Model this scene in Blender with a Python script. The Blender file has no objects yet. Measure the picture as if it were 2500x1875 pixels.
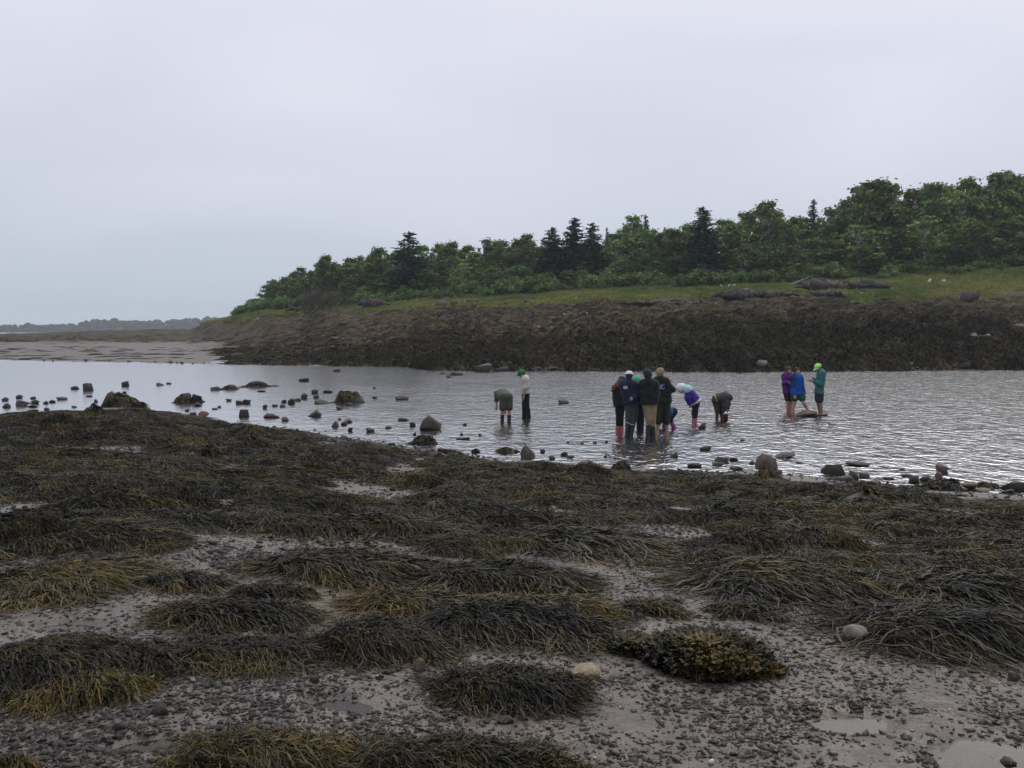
import bpy, math, random
import numpy as np
from mathutils import Vector

scene = bpy.context.scene
COL = scene.collection
# ------------------------------------------------------------------ camera
CAM_Z, F, CX, CY = 2.85, 2160.0, 1250.0, 937.5
PITCH = math.atan(131.0 / F)
cam_data = bpy.data.cameras.new("camera")
cam_data.sensor_fit = 'HORIZONTAL'
cam_data.sensor_width = 36.0
cam_data.lens = 36.0 * F / 2500.0
cam_data.clip_start, cam_data.clip_end = 0.1, 6000.0
cam = bpy.data.objects.new("camera", cam_data)
cam.location = (0, 0, CAM_Z)
cam.rotation_euler = (math.pi / 2 - PITCH, 0, 0)
COL.objects.link(cam)
scene.camera = cam
# ------------------------------------------------------------------ sky: overcast
SUN_EL, SUN_ROT = math.radians(52), math.radians(30)
world = bpy.data.worlds.new("World")
scene.world = world
world.use_nodes = True
wn, wl = world.node_tree.nodes, world.node_tree.links
wn.clear()
w_out = wn.new("ShaderNodeOutputWorld")
w_bg = wn.new("ShaderNodeBackground")
w_bg.inputs["Strength"].default_value = 0.1
w_sky = wn.new("ShaderNodeTexSky")
w_sky.sky_type = 'NISHITA'
w_sky.sun_disc = False
w_sky.sun_elevation, w_sky.sun_rotation = SUN_EL, SUN_ROT
w_sky.air_density, w_sky.dust_density = 1.0, 3.0
w_tc = wn.new("ShaderNodeTexCoord")
w_sep = wn.new("ShaderNodeSeparateXYZ")
wl.new(w_tc.outputs["Generated"], w_sep.inputs[0])
w_map = wn.new("ShaderNodeMapping")
w_map.inputs["Scale"].default_value = (1.0, 1.0, 3.2)
wl.new(w_tc.outputs["Generated"], w_map.inputs[0])
w_no = wn.new("ShaderNodeTexNoise")
w_no.inputs["Scale"].default_value = 1.7
w_no.inputs["Detail"].default_value = 3.0
w_no.inputs["Roughness"].default_value = 0.4
w_no.inputs["Distortion"].default_value = 0.5
wl.new(w_map.outputs[0], w_no.inputs["Vector"])
w_add = wn.new("ShaderNodeMath"); w_add.operation = 'MULTIPLY_ADD'
w_add.inputs[1].default_value = 0.46
wl.new(w_no.outputs["Fac"], w_add.inputs[0])
wl.new(w_sep.outputs["Z"], w_add.inputs[2])
w_ramp = wn.new("ShaderNodeValToRGB")
el = w_ramp.color_ramp.elements
def _sky(pos, rgb):
    e = el.new(pos); e.color = (*rgb, 1)
el[0].position = 0.0; el[0].color = (.50, .60, .70, 1)
el[1].position = 1.0; el[1].color = (.76, .76, .84, 1)
_sky(.13, (.51, .585, .672)); _sky(.22, (.500, .558, .650)); _sky(.30, (.515, .562, .655)); _sky(.40, (.590, .615, .715))
_sky(.50, (.66, .672, .77)); _sky(.60, (.70, .705, .79))
w_off = wn.new("ShaderNodeMath"); w_off.operation = 'SUBTRACT'; w_off.inputs[1].default_value = .055
wl.new(w_add.outputs[0], w_off.inputs[0])
wl.new(w_off.outputs[0], w_ramp.inputs[0])
w_mul = wn.new("ShaderNodeVectorMath"); w_mul.operation = 'SCALE'
w_mul.inputs["Scale"].default_value = 11.7
wl.new(w_ramp.outputs[0], w_mul.inputs[0])
w_mix = wn.new("ShaderNodeMix"); w_mix.data_type = 'RGBA'
w_mix.inputs["Factor"].default_value = 0.95
wl.new(w_sky.outputs[0], w_mix.inputs["A"])
wl.new(w_mul.outputs[0], w_mix.inputs["B"])
wl.new(w_mix.outputs["Result"], w_bg.inputs["Color"])
wl.new(w_bg.outputs[0], w_out.inputs["Surface"])
# ------------------------------------------------------------------ sun behind cloud
sun_d = bpy.data.lights.new("sun", 'SUN')
sun_d.energy, sun_d.angle, sun_d.color = 1.5, math.radians(60), (1.0, .94, .84)
sun = bpy.data.objects.new("sun", sun_d)
sdir = Vector((math.sin(SUN_ROT) * math.cos(SUN_EL), math.cos(SUN_ROT) * math.cos(SUN_EL), math.sin(SUN_EL)))
sun.rotation_euler = sdir.to_track_quat('Z', 'Y').to_euler()
COL.objects.link(sun)
# ------------------------------------------------------------------ exposure, sampling
scene.view_settings.view_transform = 'Standard'
scene.view_settings.look = 'None'
scene.view_settings.exposure = 0.0
scene.view_settings.gamma = 1.0
scene.render.engine = 'CYCLES'
cy = scene.cycles
cy.max_bounces, cy.diffuse_bounces, cy.glossy_bounces = 5, 2, 3
cy.transparent_max_bounces, cy.volume_bounces = 8, 0
cy.use_denoising = True
cy.caustics_reflective = cy.caustics_refractive = False

rng = np.random.default_rng(7)

# ================================================================== helpers
def ray(px, py):
    dx, dy = (px - CX) / F, -(py - CY) / F
    return np.array([dx, math.cos(PITCH) + dy * math.sin(PITCH), -math.sin(PITCH) + dy * math.cos(PITCH)])

def at_range(px, py, r):                     # the point on the sight line at horizontal distance r
    d = ray(px, py)
    return np.array([0, 0, CAM_Z]) + d * (r / math.hypot(d[0], d[1]))

def at_depth(px, py, y):
    d = ray(px, py)
    return np.array([0, 0, CAM_Z]) + d * (y / d[1])

def water_range(px, py):
    d = ray(px, py)
    return CAM_Z / -d[2] * math.hypot(d[0], d[1])

def sstep(a, b, x):
    t = np.clip((x - a) / (b - a), 0, 1)
    return t * t * (3 - 2 * t)

def _hash(i, j, k, seed):
    n = (i * 374761393 + j * 668265263 + k * 2147483647 + seed * 1274126177) & 0xFFFFFFFF
    n = ((n ^ (n >> 13)) * 1274126177) & 0xFFFFFFFF
    n = ((n ^ (n >> 16)) * 2246822519) & 0xFFFFFFFF
    return ((n ^ (n >> 15)) & 0xFFFF) / 65535.0

def vnoise(x, y, z=0.0, seed=0):
    x, y, z = np.broadcast_arrays(np.asarray(x, float), np.asarray(y, float), np.asarray(z, float))
    xi, yi, zi = np.floor(x).astype(np.int64), np.floor(y).astype(np.int64), np.floor(z).astype(np.int64)
    u, v, w = x - xi, y - yi, z - zi
    u, v, w = u * u * (3 - 2 * u), v * v * (3 - 2 * v), w * w * (3 - 2 * w)
    def h(a, b, c): return _hash(xi + a, yi + b, zi + c, seed)
    def plane(c):
        return (h(0, 0, c) * (1 - u) + h(1, 0, c) * u) * (1 - v) + (h(0, 1, c) * (1 - u) + h(1, 1, c) * u) * v
    return (plane(0) * (1 - w) + plane(1) * w) * 2 - 1

def fbm(x, y, z=0.0, seed=0, octs=3):
    s, a, f = 0, 1.0, 1.0
    for o in range(octs):
        s = s + a * vnoise(np.asarray(x) * f, np.asarray(y) * f, np.asarray(z) * f, seed + o * 17)
        a *= .5; f *= 2.03
    return s / 1.75

def build(name, verts, faces, mat=None, parent=None, attrs=None, smooth=False, link=True, loc=None, mats=None, midx=None):
    """faces: list of (n,3)/(n,4) int arrays"""
    me = bpy.data.meshes.new(name)
    verts = np.asarray(verts, np.float32)
    faces = [np.asarray(f, np.int32) for f in (faces if isinstance(faces, list) else [faces]) if len(f)]
    me.vertices.add(len(verts))
    me.vertices.foreach_set("co", verts.ravel())
    tot = np.concatenate([np.full(len(f), f.shape[1], np.int32) for f in faces])
    idx = np.concatenate([f.ravel() for f in faces])
    me.loops.add(len(idx)); me.loops.foreach_set("vertex_index", idx)
    me.polygons.add(len(tot))
    me.polygons.foreach_set("loop_start", np.concatenate([[0], np.cumsum(tot)[:-1]]).astype(np.int32))
    me.polygons.foreach_set("loop_total", tot)
    if smooth:
        me.polygons.foreach_set("use_smooth", np.ones(len(tot), bool))
    for k, v in (attrs or {}).items():
        a = me.attributes.new(k, 'FLOAT', 'POINT'); a.data.foreach_set("value", np.asarray(v, np.float32))
    for m in (mats or ([mat] if mat else [])):
        me.materials.append(m)
    if midx is not None:
        me.polygons.foreach_set("material_index", np.asarray(midx, np.int32))
    me.update(calc_edges=True)
    o = bpy.data.objects.new(name, me)
    if link: COL.objects.link(o)
    if parent is not None: o.parent = parent
    if loc is not None: o.location = loc
    return o

def tag(o, label=None, cat=None, group=None, kind=None):
    if label: o['label'] = label
    if cat: o['category'] = cat
    if group: o['group'] = group
    if kind: o['kind'] = kind
    return o

def empty(name, loc, label, cat, group=None):
    o = bpy.data.objects.new(name, None)
    o.empty_display_size = .2
    COL.objects.link(o); o.location = loc
    return tag(o, label, cat, group)

class MB:                                    # collects pieces that make ONE mesh
    def __init__(s): s.v, s.q, s.t, s.n, s.a = [], [], [], 0, {}
    def add(s, v, q=None, t=None, **attrs):
        v = np.asarray(v, float).reshape(-1, 3)
        if q is not None and len(q): s.q.append(np.asarray(q) + s.n)
        if t is not None and len(t): s.t.append(np.asarray(t) + s.n)
        s.v.append(v); s.n += len(v)
        for k, a in attrs.items(): s.a.setdefault(k, []).append(np.broadcast_to(np.asarray(a, float), (len(v),)))
    def faces(s):
        f = []
        if s.q: f.append(np.concatenate(s.q))
        if s.t: f.append(np.concatenate(s.t))
        return f
    def build(s, name, mat, parent=None, **kw):
        return build(name, np.concatenate(s.v), s.faces(), mat, parent, {k: np.concatenate(a) for k, a in s.a.items()}, **kw)

def tube(path, radii, sides=6, cap=True):
    path = np.asarray(path, float); n = len(path)
    radii = np.broadcast_to(np.asarray(radii, float), (n,))
    tan = np.gradient(path, axis=0); tan /= np.linalg.norm(tan, axis=1)[:, None] + 1e-9
    ref = np.array([0, 0, 1.0]) if abs(tan[0][2]) < .9 else np.array([1.0, 0, 0])
    a = np.cross(tan, ref); a /= np.linalg.norm(a, axis=1)[:, None] + 1e-9
    b = np.cross(tan, a)
    ang = np.linspace(0, 2 * np.pi, sides, endpoint=False)
    v = path[:, None] + radii[:, None, None] * (np.cos(ang)[None, :, None] * a[:, None] + np.sin(ang)[None, :, None] * b[:, None])
    i = np.arange(n - 1)[:, None] * sides; j = np.arange(sides)[None]; j2 = (j + 1) % sides
    q = np.stack([i + j, i + j2, i + sides + j2, i + sides + j], -1).reshape(-1, 4)
    v = v.reshape(-1, 3); t = np.zeros((0, 3), int)
    if cap:
        v = np.vstack([v, path[0], path[-1]])
        jj = np.arange(sides); k = (jj + 1) % sides
        t = np.vstack([np.stack([np.full(sides, n * sides), k, jj], -1),
                       np.stack([np.full(sides, n * sides + 1), (n - 1) * sides + jj, (n - 1) * sides + k], -1)])
    return v, q, t

# ------------------------------------------------------------------ materials
class N:
    def __init__(s, name):
        s.m = bpy.data.materials.new(name); s.m.use_nodes = True
        s.t = s.m.node_tree; s.t.nodes.clear()
        s.out = s.t.nodes.new("ShaderNodeOutputMaterial")
    def new(s, typ, **kw):
        n = s.t.nodes.new("ShaderNode" + typ)
        for k, v in kw.items():
            if hasattr(n, k) and k not in n.inputs: setattr(n, k, v)
            else: s.put(n.inputs[k.replace('_', ' ')], v)
        return n
    def put(s, sock, v):
        if isinstance(v, bpy.types.NodeSocket): s.t.links.new(v, sock)
        elif hasattr(sock.default_value, '__len__') and not hasattr(v, '__len__'): sock.default_value = [v] * len(sock.default_value)
        elif hasattr(v, '__len__') and len(v) == 3 and len(sock.default_value) == 4: sock.default_value = (*v, 1)
        else: sock.default_value = v
    def noise(s, scale, detail=3, rough=.55, vec=None, dist=0.0):
        n = s.new("TexNoise", Scale=scale, Detail=detail, Roughness=rough, Distortion=dist)
        if vec is None: vec = s.coord()
        s.put(n.inputs["Vector"], vec)
        return n.outputs["Fac"]
    def coord(s, kind="Object"):
        if not hasattr(s, '_tc'): s._tc = s.new("TexCoord")
        return s._tc.outputs[kind]
    def map(s, scale, vec=None):
        n = s.new("Mapping", Scale=scale); s.put(n.inputs[0], vec or s.coord()); return n.outputs[0]
    def attr(s, name):
        return s.new("Attribute", attribute_name=name).outputs["Fac"]
    def ramp(s, fac, *stops):
        n = s.new("ValToRGB"); e = n.color_ramp.elements
        while len(e) < len(stops): e.new(.5)
        for k, (p, c) in enumerate(stops):
            e[k].position = p; e[k].color = (*c, 1) if hasattr(c, '__len__') else (c, c, c, 1)
        s.put(n.inputs[0], fac); return n.outputs[0]
    def mix(s, fac, a, b, blend='MIX'):
        n = s.new("Mix", data_type='RGBA', blend_type=blend)
        s.put(n.inputs["Factor"], fac); s.put(n.inputs["A"], a); s.put(n.inputs["B"], b)
        return n.outputs["Result"]
    def math(s, op, a, b=0.0, c=0.0):
        n = s.new("Math", operation=op)
        for k, v in enumerate((a, b, c)): s.put(n.inputs[k], v)
        return n.outputs[0]
    def bump(s, h, strength=.5, dist=.02):
        return s.new("Bump", Height=h, Strength=strength, Distance=dist).outputs[0]
    def rnd(s): return s.new("ObjectInfo").outputs["Random"]
    def pbr(s, color, rough=.6, spec=.5, normal=None, **kw):
        b = s.new("BsdfPrincipled")
        s.put(b.inputs["Base Color"], color); s.put(b.inputs["Roughness"], rough)
        s.put(b.inputs["Specular IOR Level"], spec)
        if normal is not None: s.put(b.inputs["Normal"], normal)
        for k, v in kw.items(): s.put(b.inputs[k.replace('_', ' ')], v)
        s.t.links.new(b.outputs[0], s.out.inputs[0]); return s.m

def m_weed(name, wet=.45):
    n = N(name)
    tone = n.attr('tone')
    big = n.noise(1.3, 2, vec=n.new("NewGeometry").outputs["Position"])
    tone = n.math('ADD', tone, n.math('MULTIPLY_ADD', big, 1.0, -.47))
    c = n.ramp(tone, (0, (.0095, .0092, .0080)), (.22, (.020, .0175, .0105)), (.45, (.048, .038, .0145)), (.7, (.092, .066, .018)), (1, (.135, .095, .028)))
    n.pbr(c, wet, .16)
    return n.m
M_WEED = m_weed('rockweed')
def m_weed_far():
    n = N('far_rockweed')
    tone = n.math('ADD', n.attr('tone'), n.math('MULTIPLY_ADD', n.noise(.12, 3, vec=n.new("NewGeometry").outputs["Position"]), .7, -.35))
    c = n.ramp(tone, (0, (.021, .0205, .0165)), (.25, (.050, .044, .029)), (.55, (.094, .075, .047)), (1, (.145, .109, .070)))
    return n.pbr(c, .85, .05)
M_WEEDFAR = m_weed_far()

def m_rock(name, a, b, rough=.45, sc=9):
    n = N(name)
    f = n.noise(sc, 5, .65)
    g = n.noise(sc * .35, 3)
    c = n.mix(n.ramp(g, (.35, 0), (.65, 1)), a, b)
    c = n.mix(n.ramp(f, (.3, 0), (.75, .8)), c, tuple(x * .45 for x in a))
    c = n.mix(n.math('MULTIPLY', n.rnd(), .5), c, tuple(x * .5 for x in b))
    sp_ = n.new("TexVoronoi", Scale=sc * 4.5); n.put(sp_.inputs["Vector"], n.coord())
    c = n.mix(n.math('MULTIPLY', n.ramp(sp_.outputs["Distance"], (.10, .8), (.24, 0)), n.ramp(n.noise(sc * .5, 3), (.48, 0), (.66, 1))), c, tuple(min(.5, x * 2.6 + .06) for x in b))
    return n.pbr(c, n.ramp(g, (.3, rough * .9), (.7, min(1, rough * 1.7))), .3, n.bump(f, .8, .04))
ROCKS = {
    'd': m_rock('wet_dark_rock', (.026, .023, .021), (.046, .039, .035)),
    'g': m_rock('grey_rock', (.075, .070, .072), (.115, .105, .104), .6),
    'r': m_rock('reddish_rock', (.085, .046, .038), (.12, .066, .054)),
    'b': m_rock('brown_rock', (.085, .066, .056), (.12, .094, .080), .55),
    'p': m_rock('pale_rock', (.20, .185, .155), (.29, .265, .22), .7),
    'w': m_rock('white_rock', (.55, .54, .50), (.65, .63, .60), .8),
    't': m_rock('tan_rock', (.34, .26, .16), (.42, .36, .25), .5, 14),
    'l': m_rock('ledge_rock', (.075, .068, .070), (.13, .115, .110), .8, 1.2),
}
def m_plain(name, col, rough=.85, var=.35, sc=30, spec=.3):
    n = N(name)
    f = n.noise(sc, 3)
    c = n.mix(n.ramp(f, (.3, 0), (.7, 1)), tuple(x * (1 - var) for x in col), tuple(min(1, x * (1 + var * .5)) for x in col))
    return n.pbr(c, rough, spec, n.bump(n.noise(sc * .5, 2), .35, .02))
_pm = {}
def cloth(col, rough=.85):
    k = (col, rough)
    if k not in _pm: _pm[k] = m_plain('fabric', col, rough, .3, 22)
    return _pm[k]
M_SKIN = m_plain('skin', (.42, .24, .17), .5, .12, 12)
M_SKIN2 = m_plain('tanned_skin', (.33, .17, .115), .5, .12, 12)
# ================================================================== terrain
def _curve(pts): 
    a = np.array(pts, float); return a[:, 0], a[:, 1]
_np = [(-700, 1012), (0, 1012), (130, 1004), (240, 1000), (330, 996), (420, 1010), (520, 1030), (640, 1044), (760, 1060), (900, 1082), (1050, 1104), (1200, 1120),
       (1350, 1131), (1500, 1142), (1650, 1148), (1800, 1152), (2000, 1165), (2200, 1183), (2400, 1200), (2500, 1210), (3200, 1270)]
N_PX = np.array([p[0] for p in _np], float); N_R = np.array([water_range(*p) for p in _np])
_fp = [(-700, 878), (0, 878), (150, 884), (330, 884), (450, 888), (600, 890), (800, 893), (1000, 895), (1060, 903), (1200, 905), (1500, 906), (1800, 908), (2100, 906), (2500, 903), (3200, 902)]
F_PX = np.array([p[0] for p in _fp], float); F_R = np.array([water_range(*p) for p in _fp])
B_PX = np.array([-700, 0, 300, 440, 520, 600, 800, 1000, 1250, 1500, 1750, 2000, 2250, 2500, 3200], float)
_bank = [  # (range, picture row) of: foot of the bank, its middle, top of the weed, edge of the wood
    ([150, 165, 165, 165, 152, 128, 106, 92, 80, 77, 77, 79, 82, 86, 95], [839, 839, 840, 842, 842, 850, 855, 854, 850, 836, 826, 824, 826, 832, 832]),
    ([190, 200, 200, 192, 176, 150, 126, 108, 97, 93, 93, 95, 98, 102, 111], [824, 824, 822, 822, 824, 819, 811, 806, 798, 784, 774, 772, 776, 780, 780]),
    ([220, 240, 240, 215, 196, 172, 146, 128, 119, 117, 117, 119, 122, 126, 135], [817, 815, 806, 803, 791, 769, 759, 752, 745, 738, 730, 726, 728, 720, 710]),
    ([235, 255, 255, 230, 210, 188, 162, 148, 143, 143, 145, 148, 152, 158, 168], [822, 820, 808, 805, 790, 761, 746, 734, 718, 702, 694, 686, 668, 656, 645]),
]
B_R, B_Z = [], []
for rr, yy in _bank:
    B_R.append(np.array(rr, float))
    B_Z.append(np.array([at_range(x, y, r)[2] for x, y, r in zip(B_PX, yy, rr)]))
def px_of(x, y):
    return 1250 + 2164 * np.tan(np.clip(np.arctan2(x, y), -.76, .76))

def bank_curves(px):
    return [np.interp(px, B_PX, a) for a in B_R], [np.interp(px, B_PX, a) for a in B_Z]

PUDDLES = [(1845, 1555, .15, .07), (2170, 1655, .20, .17), (150, 1348, .16, .05), (330, 1600, .12, .05), (2060, 1425, .17, .04), (1890, 1402, .0, .0), (180, 1180, .16, .06), (735, 1515, .14, .05)]
PUD = []
def base_z(x, y):
    x, y = np.broadcast_arrays(np.asarray(x, float), np.asarray(y, float))
    r = np.hypot(x, y); th = np.arctan2(x, y); px = px_of(x, y)
    px = px + 26 * vnoise(th * 60, 0 * th, 0, 5) * sstep(0, 1, 1)
    rn, rf = np.interp(px, N_PX, N_R), np.interp(px, F_PX, F_R)
    rn = rn * (1 + .022 * vnoise(th * 26, 0 * th, 2.5, 3) + .012 * vnoise(th * 80, 0 * th, .5, 4))
    rf = rf * (1 + .018 * vnoise(th * 60, 0 * th, 1.5, 6))
    near = 1.2 * (1 - r / rn)
    wet = -np.minimum(.22, np.minimum(.05 * (r - rn) * (1 + .4 * vnoise(x * .5, y * .5, 0, 8)), .05 * (rf - r)))
    R, Z = bank_curves(px)
    z = np.where(r < rn, near, wet)
    Rs, Zs = [rf] + R, [0 * rf] + Z
    for k in range(4):
        t = (r - Rs[k]) / np.maximum(Rs[k + 1] - Rs[k], 1e-3)
        z = np.where((r >= Rs[k]), Zs[k] + (Zs[k + 1] - Zs[k]) * np.clip(t, 0, 1), z)
    land = sstep(480, 620, px)
    far = np.clip((r - Rs[4]) / 60, 0, 1.0)
    z = z + np.where(r > Rs[4], far * (land * 3.5 - (1 - land) * (Zs[4] + 3)), 0)
    # relief
    nb = sstep(0, 1.5, rn - r)
    z = z + nb * (.030 * vnoise(x * .9, y * .9, 0, 21) + .012 * vnoise(x * 3.1, y * 3.1, 0, 22))
    fb = sstep(0, 5, r - rf) * (1 - sstep(150, 260, r) * .6)
    flat = sstep(560, 440, px) * sstep(R[0] + 12, R[0] - 4, r)
    z = z + fb * (1 - .93 * flat) * (.55 * fbm(x * .15, y * .11, 0, 31, 3) + .30 * vnoise(x * .42, y * .36, 0, 33) + .14 * vnoise(x * .9, y * .7, 0, 32)) * np.interp(px, [0, 600, 1000], [.10, .22, 1.0]) * (1 - .5 * sstep(R[2] - 6, R[2] + 6, r)) * np.where(r > rf, 1, 0)
    z = z + fb * flat * .03
    back = sstep(.95, 1.45, np.abs(th))
    return z * (1 - back) + back * (1.15 + .012 * np.minimum(r, 80))

def ground_z(x, y):
    z = base_z(x, y)
    for (cx, cy_, zc, a, b) in PUD:
        d = np.sqrt(((x - cx) / (a * 1.5)) ** 2 + ((y - cy_) / (b * 1.9)) ** 2)
        d = d * (1 + .28 * vnoise(x * 5.5, y * 5.5, 0, 12))
        z = z + (zc - .037 - z) * sstep(1.35, .6, d)
    return z

_RS = np.geomspace(1.6, 420, 2600)
_RF = np.geomspace(58, 280, 260)
def hit(px, py, f=None, rs=_RS):             # where a sight line meets the ground
    d = ray(px, py); k = math.hypot(d[0], d[1])
    x, y, z = d[0] / k * rs, d[1] / k * rs, CAM_Z + d[2] / k * rs
    g = (f or ground_z)(x, y)
    w = np.nonzero(z < g)[0]
    i = w[0] if len(w) else len(rs) - 1
    return np.array([x[i], y[i], g[i]])
S = 2500 / 2212.0
for (px, py, a, b) in PUDDLES:
    if a == 0: continue
    p = hit(px * S, py * S, base_z)
    PUD.append((p[0], p[1], float(base_z(p[0], p[1])), a, b))

# polar sheet: dense in front of the camera, coarse behind it
th_f = np.linspace(-.80, .80, 360)
th_b = np.linspace(.80, 2 * np.pi - .80, 60)[1:-1]
TH = np.concatenate([th_f, th_b])
RR = np.concatenate([np.geomspace(.4, 2.4, 14)[:-1], np.geomspace(2.4, 12, 170)[:-1], np.geomspace(12, 60, 120)[:-1], np.geomspace(60, 380, 165), [520, 900, 2250]])
tt, rr_ = np.meshgrid(TH, RR, indexing='ij')
gx, gy = np.sin(tt) * rr_, np.cos(tt) * rr_
gz = ground_z(gx, gy)
gz = np.where(rr_ > 500, -4.0, gz)
nT, nR = tt.shape
gpx = px_of(gx, gy)
gR, gZ = bank_curves(gpx)
rn_g, rf_g = np.interp(gpx, N_PX, N_R), np.interp(gpx, F_PX, F_R)
n1 = fbm(gx * .35, gy * .22, 0, 41, 3)
grass = sstep(-2, 5, rr_ - gR[2] + n1 * 13) * sstep(430, 560, gpx)
sand = sstep(600, 480, gpx + n1 * 60) * sstep(gR[0] + 16, gR[0] - 2, rr_ + n1 * 10)
sand = np.maximum(sand, .42 * sstep(.0, .25, fbm(gx * .14, gy * .3, 0, 44, 3)) * sstep(2080, 2250, gpx) * sstep(80, 86, rr_) * sstep(104, 97, rr_))
sand = np.maximum(sand, sstep(.12, .34, fbm(gx * .16, gy * .26, 0, 45, 3)) * sstep(22, 2, rr_ - rf_g) * sstep(1700, 1100, gpx))
far_m = sstep(0, 1, rr_ - rf_g + 6)
vid = np.arange(nT * nR).reshape(nT, nR)
q = np.stack([vid, np.roll(vid, -1, 0), np.roll(np.roll(vid, -1, 0), -1, 1), np.roll(vid, -1, 1)], -1)[:, :-1]
mid = ((rn_g + rf_g) * .5)
isfar = (rr_[:, :-1] >= mid[:, :-1])
GV = np.stack([gx, gy, gz], -1).reshape(-1, 3)
def submesh(name, sel, mat, centre=False):
    fq = q[sel].reshape(-1, 4)
    used, inv = np.unique(fq.ravel(), return_inverse=True)
    v = GV[used]; f = [inv.reshape(-1, 4)]
    at = {'grass': grass.ravel()[used], 'sand': sand.ravel()[used]}
    if centre:
        c = len(v); v = np.vstack([v, [0, 0, 1.16]])
        ring = np.searchsorted(used, vid[:, 0])
        f.append(np.stack([ring, np.full(nT, c), np.roll(ring, -1)], -1)[:, [0, 1, 2]])
        at = {k: np.append(a, 0) for k, a in at.items()}
    f = [a[:, ::-1] for a in f]
    return build(name, v, f, mat, None, at, smooth=True)
def m_mud():
    n = N('wet_mud')
    p = n.new("NewGeometry").outputs["Position"]
    sp = n.new("SeparateXYZ"); n.put(sp.inputs[0], p)
    big = n.noise(.9, 4, .6, p); fine = n.noise(18, 4, .6, p); mid_ = n.noise(5.5, 4, .6, p)
    c = n.ramp(big, (.3, (.112, .094, .079)), (.7, (.188, .159, .137)))
    c = n.mix(n.ramp(mid_, (.42, .75), (.62, 0)), c, (.088, .079, .070))
    c = n.mix(n.ramp(n.noise(2.3, 4, .65, p, .6), (.50, 0), (.70, .75)), c, (.128, .100, .068))
    vo = n.new("TexVoronoi", Scale=85.0); n.put(vo.inputs["Vector"], p)
    grit = n.math('MULTIPLY', n.ramp(vo.outputs["Distance"], (.25, 1), (.42, 0)), n.ramp(n.noise(6, 3, .6, p), (.42, 0), (.62, 1)))
    gc = n.mix(vo.outputs["Color"], (.028, .027, .026), (.10, .088, .076))
    c = n.mix(grit, c, gc)
    c = n.mix(n.ramp(fine, (.50, 0), (.72, .6)), c, (.05, .048, .048))
    under = n.new("MapRange", From_Min=.06, From_Max=-.02).inputs
    n.put(under[0], sp.outputs[2])
    mr = under[0].node.outputs[0]
    c = n.mix(mr, c, (.085, .078, .066))
    rough = n.ramp(n.noise(1.7, 3, .6, p), (.36, .16), (.62, .55))
    h = n.math('ADD', n.math('ADD', n.math('MULTIPLY', fine, .55), n.math('MULTIPLY', mid_, 1.5)), n.math('MULTIPLY', n.noise(70, 3, .6, p), .16))
    return n.pbr(c, rough, .28, n.bump(h, .8, .04))
def m_bank():
    n = N('bank_ground')
    p = n.new("NewGeometry").outputs["Position"]
    b = n.noise(.35, 5, .65, p); f = n.noise(2.2, 4, .6, p)
    weed = n.mix(f, (.030, .026, .019), (.085, .064, .042))
    sand_c = n.mix(n.math('MULTIPLY', f, .6), (.178, .166, .160), (.090, .083, .078))
    gr = n.mix(b, (.165, .215, .050), (.27, .255, .080))
    gr = n.mix(n.ramp(f, (.45, 0), (.7, .5)), gr, (.075, .100, .028))
    c = n.mix(n.attr('sand'), weed, sand_c)
    c = n.mix(n.attr('grass'), c, gr)
    return n.pbr(c, n.mix(n.attr('sand'), .9, .75), .2, n.bump(f, .8, .25))
tag(submesh('ground', ~isfar, m_mud(), True), 'wet mud flat of grey mud with puddles and shale in front of the creek', kind='structure')
tag(submesh('far_bank', isfar, m_bank()), 'far shore rising from brown tidal bank to green turf', kind='structure')
ground = bpy.data.objects['ground']

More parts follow.
